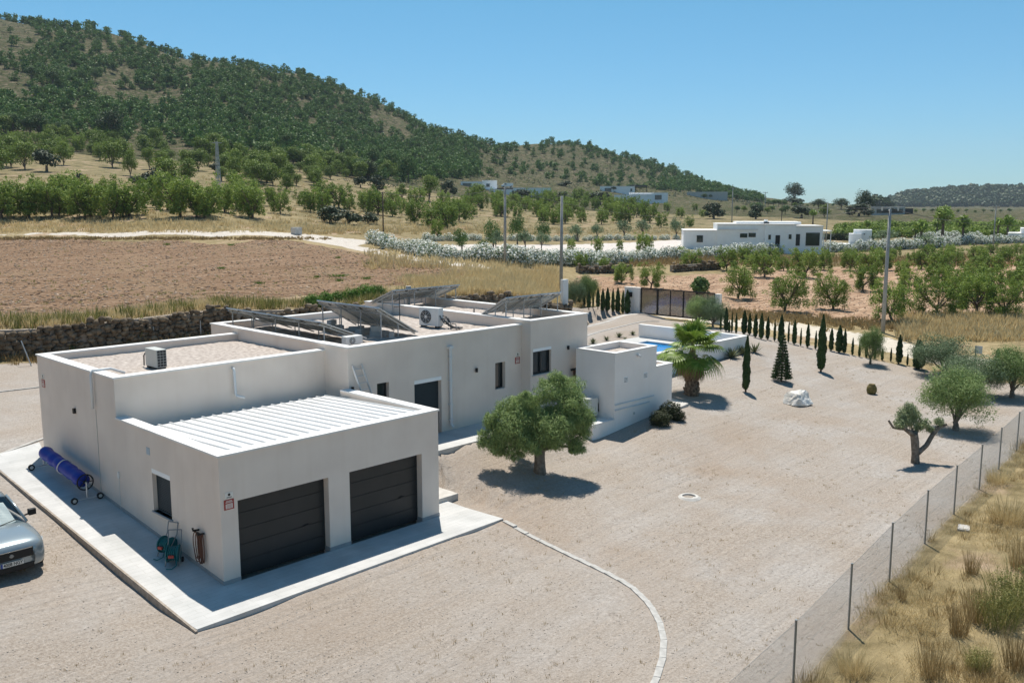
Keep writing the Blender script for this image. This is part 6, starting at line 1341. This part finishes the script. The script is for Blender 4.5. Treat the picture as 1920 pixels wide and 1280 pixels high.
# tall individual weeds
WB = npmesh('weed_shrub', *tufts(np.zeros((1,3)), [1.0], 210, .010, .26, 9, .4), LM['weed']); _a = tufts(np.zeros((1,3)), [1.0], 260, .008, .4, 10, .7); _b = leafset([(0,0,.3,.42,.42,.3),(.25,.1,.5,.25,.25,.25),(-.2,.2,.45,.3,.3,.25),(0,-.2,.6,.2,.2,.25)], 2600, .05, .3, .2, .2, r, (0,0,.5)); _b = (_b[0], np.concatenate([_b[1][:,[0,1,2]], _b[1][:,[0,2,3]]])); _c = cat([(*_a,0),(*_b,0)]); WG = npmesh('weed_shrub', _c[0], _c[1], LM['gweed']); WS = npmesh('grass_clump', *tufts(np.zeros((1,3)), [1.0], 380, .014, .6, 11, .9), LM['straw'])
for px, py, h, me, lab in ((1828,1165,75,WB,'upright brown weed just left of the big green clump outside the fence'),(1797,1190,70,WB,'olive brown weed in front of the upright brown one outside the fence'),(1872,1175,95,WG,'big green weedy clump at the right edge outside the fence'),(1905,1150,110,WG,'tall green brown weed clump cut by the right edge of the photo'),(1745,1270,80,WB,'thin brown weed at the bottom edge near the lower right corner'),(1822,1075,50,WB,'small brown weed below the pale box lid'),(1890,980,55,WS,'pale yellow grass clump near the right edge above the green clump'),(1835,1258,60,WG,'low green weed at the bottom right'),(1905,1255,90,WB,'brown weed in the lower right corner'),(1690,1125,34,WB,'small dry branching weed against the fence'),(1870,905,35,WS,'yellow grass clump beside the fence near its far end'),(1912,1065,70,WB,'tall brown stalks at the right edge above the green clump'),(1600,1262,50,WS,'straw clump at the bottom edge near the fence')):
    P = at(px, py); s = fwd(P)/F_PX*h; inst('weed_clump', me, tuple(P), px, (s*.9,s*.9,s), lab, 'weed', None)
# bank grasses over the stone wall and on the golden slope
pts = []
while len(pts) < 3000:
    x = r.uniform(-18,60); t_ = r.random(); y = (float(seg_y(x)) if x < 42 else 24.6+(x-42)*.6)+.25+3.2*t_**1.5
    if r.random() < .9 or x > 25: pts.append((x,y))
g2 = [(r.uniform(640,1045), r.uniform(498,556)) for _ in range(7000)]; g2 = [(x, y) for x, y in g2 if (x-640)/300+.9*math.sin(x*.03)*math.sin(y*.14)*.4+r.normal(0,.25) > .8 and y > 508+max(0,900-x)*.12+r.normal(0,5)]
g2 = hits(g2)[:, :2]; g2 = g2[g2[:,1] > seg_y(g2[:,0])+.3]
pts = np.concatenate([np.array(pts), g2]); V_, F_ = tufts(onT(pts), np.where(np.arange(len(pts)) < 3000, r.uniform(.25,.6,len(pts)), r.uniform(.3,.75,len(pts))), 16, .03, .7, 4, .7)
tag(link('bank_grass', npmesh('bank_grass', V_, F_, LM['straw'])), 'tall golden dry grass along the top of the stone wall and on the slope behind', 'grass', None, 'stuff')
pts = [(x, float(seg_y(x))+.2+1.6*r.random()) for x in r.uniform(-20,30,260)]; V_, F_ = tufts(onT(pts), r.uniform(.35,.9,len(pts)), 26, .05, .6, 5, .5); tag(link('bank_weeds', npmesh('bank_weeds', V_, F_, LM['gweed'])), 'greenish yellow weeds growing on top of the stone wall', 'weeds', None, 'stuff')
pts = [(x, float(seg_y(x))-.3-1.3*r.random()**2) for x in r.uniform(-24,30,900)]; V_, F_ = tufts(onT(pts), r.uniform(.15,.5,len(pts)), 14, .03, .7, 6, .7); tag(link('wall_foot_grass', npmesh('wall_foot_grass', V_, F_, LM['weed'])), 'brown dry grass at the foot of the stone wall', 'grass', None, 'stuff')
band = [((-80,418,1000,436),900,.7,LM['straw'],'dry_bank_grass','dry grass on the bank below the left orchard'),((-80,446.5,620,450),500,.35,LM['weed'],'track_side_grass','brown grass between the white track and the ploughed field'),((690,462,1100,505),700,.7,LM['straw'],'slope_grass','dry grass on the slope between the field and the oleanders'),((1180,482,1900,500),900,.9,LM['weed'],'field_edge_weeds','brown weeds on the far edge of the red orchard'),((1690,590,1930,640),900,.6,LM['straw'],'track_bank_grass','pale dry grass between the red orchard and the track'),((1330,583,1750,618),700,.35,LM['weed'],'orchard_edge_grass','short brown grass edging the red orchard behind the cypress row'),((560,428,1280,440),700,.6,LM['straw'],'terrace_edge_grass','golden grass on the bank behind the pale yard'),((-50,330,1300,420),2200,.5,LM['straw'],'terrace_grass','dry grass scattered over the terraces')]
for k, ((x0,y0,x1,y1), n, h, lm, nm, lab) in enumerate(band):
    c = [(r.uniform(x0,x1), r.uniform(y0,y1)) for _ in range(n)]
    if nm == 'slope_grass': c = [(x, y) for x, y in c if y > 455+(x-690)*.12+8]
    if nm == 'orchard_edge_grass': c = [(x, 588+(x-1330)*.07+r.normal(0,5)) for x, y in c]
    Pq = hits(c); V_, F_ = tufts(Pq, r.uniform(.4*h,1.2*h,len(Pq)), 14, .07, .9, 20+k, .6); tag(link(nm, npmesh(nm, V_, F_, lm)), lab, 'grass', None, 'stuff')
# green weed tufts on the ploughed field
gw = npmesh('green_tuft', *tufts(np.zeros((1,3)), [1.0], 160, .06, 1.1, 12, .8), LM['green'])
for i, (px, py, w) in enumerate(((313,459,16),(434,460,18),(415,504,18),(486,532,24),(634,518,40),(595,520,16),(636,527,20),(686,523,24),(768,519,32),(634,484,12),(690,495,12))):
    P = at(px, py); s = w*fwd(P)/F_PX/2.6; inst('green_tuft', gw, tuple(P), px, (s,s*.8,.22), 'fresh green weed tuft on the bare ploughed field', 'weed tuft', 'green tufts on the ploughed field')
# weeds and pebbles in the garden gravel
pts = []
while len(pts) < 1500:
    d = 12+45*r.random(); a = r.uniform(-.52,.50); x = CAM[0]+d*math.cos(YAW-a); y = CAM[1]+d*math.sin(YAW-a)
    if y > fy(x)+.1 and not (-1.8 < x < 8.8 and y > -1.9) and not (7 < x < 36 and y > 1.2) and math.sin(x*.7)*math.sin(y*.8+1)+r.normal(0,.5) > .1: pts.append((x,y))
V_, F_ = tufts(onT(pts), r.uniform(.03,.11,len(pts)), 9, .010, .7, 7, .7); tag(link('gravel_weeds', npmesh('gravel_weeds', V_, F_, LM['weed'])), 'tiny dry weeds scattered through the garden gravel', 'weeds', None, 'stuff')
d = 9+34*r.random(16000)**1.2; a = r.uniform(-.60,.52,16000); x = CAM[0]+d*np.cos(YAW-a); y = CAM[1]+d*np.sin(YAW-a); ok = (y > fy(x)+.05) & ~((x > -1.75) & (x < 8.8) & (y > -1.9)) & ~((x > 7) & (x < 36) & (y > 2.0)); xy = np.stack([x[ok],y[ok]],1)
S_ = r.uniform(.005,.017,len(xy))[:,None]*np.array([1.2,1.2,.7]); V_, F_ = stones(onT(xy)+[0,0,.004], S_, 21); tag(link('loose_gravel', npmesh('loose_gravel', V_, F_, mat('loose_gravel_mat',(.28,.24,.20),.95,(.50,.455,.41),scale=1.7))), 'loose pale stones scattered over the gravel yard', 'gravel', None, 'stuff')

# ------------------------------------------------------------------ the parked car (front right part in view)
CARP = (22,1056); sc = 1.0; zpl = .78; r_ = ray(*CARP); pf = CAM+r_*((zpl-CAM[2])/r_[2]); ca = math.radians(-89); cd = np.array([math.cos(ca), math.sin(ca), 0])
ctr = pf-cd*2.40*sc; gz0 = zpl-.47*sc
car = thing('parked_car', 'light blue grey car parked at the left edge, front end in view', 'car', (ctr[0],ctr[1],gz0), ca)
car.scale = (sc,)*3
CP = mat('car_paint', (.26,.31,.335), .25, metal=.35, spec=.6); CPN = CP.node_tree.nodes['Principled BSDF']; CPN.inputs['Coat Weight'].default_value = .8; CPN.inputs['Coat Roughness'].default_value = .05
st = [(-2.34,.70,.62,.84),(-2.28,.84,.38,.98),(-2.0,.93,.27,1.06),(-1.2,.95,.25,1.07),(0,.95,.25,1.06),(.85,.95,.25,1.05),(1.2,.95,.25,1.03),(1.6,.945,.25,1.0),(1.95,.92,.25,.955),(2.15,.88,.24,.91),(2.28,.82,.24,.86),(2.36,.70,.26,.78),(2.39,.55,.30,.70)]
q = MB(); sect = lambda w, b, h: [(-w*.80,b),(-w*.97,b+.06),(-w,b+(h-b)*.35),(-w*.985,b+(h-b)*.68),(-w*.94,h-.045),(-w*.80,h+.0),(-w*.55,h+.035),(0,h+.05),(w*.55,h+.035),(w*.80,h),(w*.94,h-.045),(w*.985,b+(h-b)*.68),(w,b+(h-b)*.35),(w*.97,b+.06),(w*.80,b)]
vs = []; n = 15
for x, w, b_, h in st: vs += [(x,y,z) for y, z in sect(w,b_,h)]
fs = [(i*n+k,(i+1)*n+k,(i+1)*n+k+1,i*n+k+1) for i in range(len(st)-1) for k in range(n-1)]+[(i*n+n-1,(i+1)*n+n-1,(i+1)*n,i*n) for i in range(len(st)-1)]+[tuple(range(n))[::-1], tuple((len(st)-1)*n+k for k in range(n))]
q.add(vs, fs); bo = q.build('body', CP, car, smooth=True); sb = bo.modifiers.new('sub','SUBSURF'); sb.levels = 2; sb.render_levels = 2
# cabin: dark glasshouse with painted roof and pillars
ch = [(-2.15,.78,.72,1.04,1.10),(-1.75,.84,.66,1.05,1.52),(-1.0,.87,.66,1.05,1.63),(-.1,.87,.66,1.05,1.645),(.30,.86,.64,1.05,1.60),(1.12,.84,.80,1.03,1.05)]
MGL = bpy.data.materials.new('windscreen_glass'); MGL.use_nodes = True; nt = MGL.node_tree; tr_ = nt.nodes.new('ShaderNodeBsdfTransparent'); tr_.inputs[0].default_value = (.82,.87,.87,1); gl_ = nt.nodes.new('ShaderNodeBsdfGlossy'); gl_.inputs['Roughness'].default_value = .03; ms_ = nt.nodes.new('ShaderNodeMixShader'); ms_.inputs[0].default_value = .12
nt.links.new(tr_.outputs[0], ms_.inputs[1]); nt.links.new(gl_.outputs[0], ms_.inputs[2]); nt.links.new(ms_.outputs[0], nt.nodes['Material Output'].inputs[0])
rf = MB(); a = [(x, wt_, zt) for x, wb, wt_, zb, zt in ch]
rv = []
for x, w, z in a[1:5]: rv += [(x,-w,z-.03),(x,-w*.8,z),(x,0,z+.02),(x,w*.8,z),(x,w,z-.03)]
rf.add(rv, [(i*5+k,(i+1)*5+k,(i+1)*5+k+1,i*5+k+1) for i in range(3) for k in range(4)]); ro = rf.build('roof', CP, car, smooth=True); so = ro.modifiers.new('sol','SOLIDIFY'); so.thickness = .03
g_ = MB(); g_.add([(.30,-.64,1.575),(.30,.64,1.575),(1.12,.78,1.05),(1.12,-.78,1.05),(.32,0,1.62),(1.18,0,1.06)], [(0,4,5,3),(4,1,2,5)]); g_.build('windscreen', MGL, car)
for sy in (-1,1):
    g_ = MB(); g_.add([(.28,sy*.645,1.56),(-.9,sy*.665,1.59),(-1.7,sy*.665,1.5),(-2.05,sy*.79,1.08),(-.9,sy*.885,1.07),(1.08,sy*.855,1.06)], [(0,1,2,3,4,5)]); g_.build('side_window', MT['glass'], car)
    g_ = MB(); g_.tube([(.28,sy*.65,1.60),(.7,sy*.74,1.34),(1.14,sy*.83,1.05)],.035,8); g_.build('pillar', CP, car, smooth=True)
    g_ = MB(); g_.tube([(.78,sy*.90,1.10),(.80,sy*1.02,1.13)],.025,8); g_.prism([(.72,sy*1.0-.005),(.86,sy*1.0-.005),(.84,sy*1.18),(.74,sy*1.18)][::sy], 1.08, 1.24); g_.build('mirror', MT['black'], car, bevel=.02)
g_ = MB(); g_.add([(-1.7,-.66,1.5),(-1.7,.66,1.5),(-2.2,.76,1.08),(-2.2,-.76,1.08)], [(0,1,2,3)]); g_.build('rear_window', MT['glass'], car)
g_ = MB(); g_.box(-2.0,1.05,-.76,.76,.6,1.04); g_.build('interior', MT['black'], car)
g_ = MB(); nn = 8; vs = []
for i in range(nn+1):
    for j in range(nn+1):
        u, v = i/nn, j/nn; w = .52+.10*v; vs.append((.42+.58*v+.02*math.sin(u*19+v*3), -w+2*w*u, 1.50-.42*v-.035+.02*math.sin(u*25)*math.cos(v*9)))
g_.add(vs, [(i*(nn+1)+j,(i+1)*(nn+1)+j,(i+1)*(nn+1)+j+1,i*(nn+1)+j+1) for i in range(nn) for j in range(nn)]); g_.build('sunshade', MT['plastic_w'], car)
g_ = MB(); g_.prism([(2.30,-.56),(2.425,-.50),(2.425,.50),(2.30,.56)], .555, .775); gr = g_.build('grille', MT['black'], car, bevel=.015)
g_ = MB(); g_.tube([(2.425,0,.665),(2.438,0,.665)],.045,20); g_.bar((2.44,-.055,.665),(2.44,.055,.665),.008,.016); g_.build('emblem', MT['grey_metal'], gr)
g_ = MB(); g_.box(2.43,2.445,-.26,.26,.415,.525); pl2 = g_.build('number_plate', MT['signwhite'], car)
g_ = MB(); g_.box(2.4455,2.447,-.26,-.22,.415,.525); g_.build('blue_band', mat('plate_blue',(.01,.05,.3),.5), pl2)
fc = bpy.data.curves.new('plate_text', 'FONT'); fc.body = '4008 NGY'; fc.size = .118; fc.align_x = 'CENTER'; fc.align_y = 'CENTER'; fc.extrude = .001; fc.offset = .002
fo = bpy.data.objects.new('tmp', fc); COL.objects.link(fo); bpy.context.view_layer.update(); tm = bpy.data.meshes.new_from_object(fo.evaluated_get(bpy.context.evaluated_depsgraph_get())); bpy.data.objects.remove(fo); tm.materials.clear(); tm.materials.append(MT['black'])
to = link('plate_letters', tm, pl2); to.rotation_euler = (math.pi/2,0,math.pi/2); to.location = (2.4475,.02,.468); to.scale = (.86,1,1)
for sy in (-1,1):
    g_ = MB(); g_.add([(2.325,sy*.565,.70),(2.245,sy*.715,.72),(2.09,sy*.845,.79),(1.98,sy*.885,.845),(2.10,sy*.82,.845),(2.23,sy*.68,.805),(2.325,sy*.565,.765)],[(0,1,2,3,4,5,6)]); o = g_.build('headlight', mat('headlight_lens',(.45,.48,.50),.1,spec=.8), car); so = o.modifiers.new('sol','SOLIDIFY'); so.thickness = .035; so.offset = 0
    g_ = MB(); g_.add([(2.32,sy*.60,.40),(2.20,sy*.785,.38),(2.16,sy*.825,.60),(2.24,sy*.74,.55)],[(0,1,2,3)]); o = g_.build('side_intake', MT['black'], car); so = o.modifiers.new('sol','SOLIDIFY'); so.thickness = .03; so.offset = 0
    g_ = MB(); g_.tube([(2.38,sy*.5,.33),(2.27,sy*.70,.33),(2.13,sy*.83,.36)],.014,6); g_.build('chrome_trim', MT['alu'], car, smooth=True)
    for x in (1.45,-1.40):
        g_ = MB(); g_.tube([(x,sy*.74,.36),(x,sy*.955,.36)],.40,28); g_.build('wheel_arch', MT['black'], car); g_ = MB(); g_.tube([(x,sy*.73,.36),(x,sy*.97,.36)],.36,28); w_ = g_.build('wheel', MT['tyre'], car); g_ = MB(); g_.tube([(x,sy*.965,.36),(x,sy*.98,.36)],.25,20)
        for k in range(5): a_ = k*1.2566; g_.bar((x,sy*.985,.36),(x+.24*math.cos(a_),sy*.985,.36+.24*math.sin(a_)),.05,.03)
        g_.build('rim', MT['alu'], w_)
g_ = MB(); g_.box(2.2,2.41,-.52,.52,.25,.40); g_.build('lower_intake', MT['black'], car, bevel=.02)
for y in (-.4,.4): g_ = MB(); g_.bar((1.17,y-.3,1.075),(1.02,y+.25,1.12),.02,.015); g_.build('wiper', MT['black'], car)

# clods and stones on the ploughed field
xy = hits([(r.uniform(-120,860), 449+150*r.random()**1.6) for _ in range(9000)]); xy = xy[sdf(xy[:, :2], ZONES['field']) > .3]
S_ = r.uniform(.03,.10,len(xy))[:,None]*np.array([1.3,1.1,.6]); V_, F_ = stones(xy+[0,0,.01], S_, 22); MC = mat('field_clods',(.16,.10,.065),.95,(.50,.38,.28),scale=.9,detail=8,lo=.4,hi=.6)
tag(link('field_clods', npmesh('field_clods', V_, F_, MC)), 'earth clods and stones lying on the ploughed field', 'soil', None, 'stuff')
xy = hits([(r.uniform(1080,2000), 505+115*r.random()) for _ in range(6000)]); xy = xy[sdf(xy[:, :2], ZONES['soil']) > .3]
S_ = r.uniform(.03,.09,len(xy))[:,None]*np.array([1.3,1.1,.6]); V_, F_ = stones(xy+[0,0,.01], S_, 23); tag(link('orchard_clods', npmesh('orchard_clods', V_, F_, MC)), 'earth clods and stones lying between the almond trees', 'soil', None, 'stuff')
xy = hits([(r.uniform(-120,860), r.uniform(452,600)) for _ in range(500)]); xy = xy[sdf(xy[:, :2], ZONES['field']) > .3]; V_, F_ = tufts(xy, r.uniform(.08,.22,len(xy)), 10, .04, 1.0, 31, .8); tag(link('field_weeds', npmesh('field_weeds', V_, F_, LM['gweed'])), 'sparse small weeds dotted over the ploughed field', 'weeds', None, 'stuff')
cypress(1722,638,692,22,'broad dark cypress bush beside the far corner olive tree')
zmin = float(gz.min())-1
q = MB(); q.box(CAM[0]-3300, CAM[0]+3300, CAM[1]-3300, CAM[1]+3300, zmin, max(float(gz.max())+30, 60))
MZ = bpy.data.materials.new('haze'); MZ.use_nodes = True; nt = MZ.node_tree; nt.nodes.remove(nt.nodes['Principled BSDF'])
pv = nt.nodes.new('ShaderNodeVolumePrincipled'); pv.inputs['Color'].default_value = (.80,.90,1.0,1); pv.inputs['Density'].default_value = .00012; pv.inputs['Anisotropy'].default_value = 0.0
nt.links.new(pv.outputs[0], nt.nodes['Material Output'].inputs['Volume'])
tag(q.build('haze', MZ), kind='stuff', label='thin blue haze of the distant air', cat='haze')
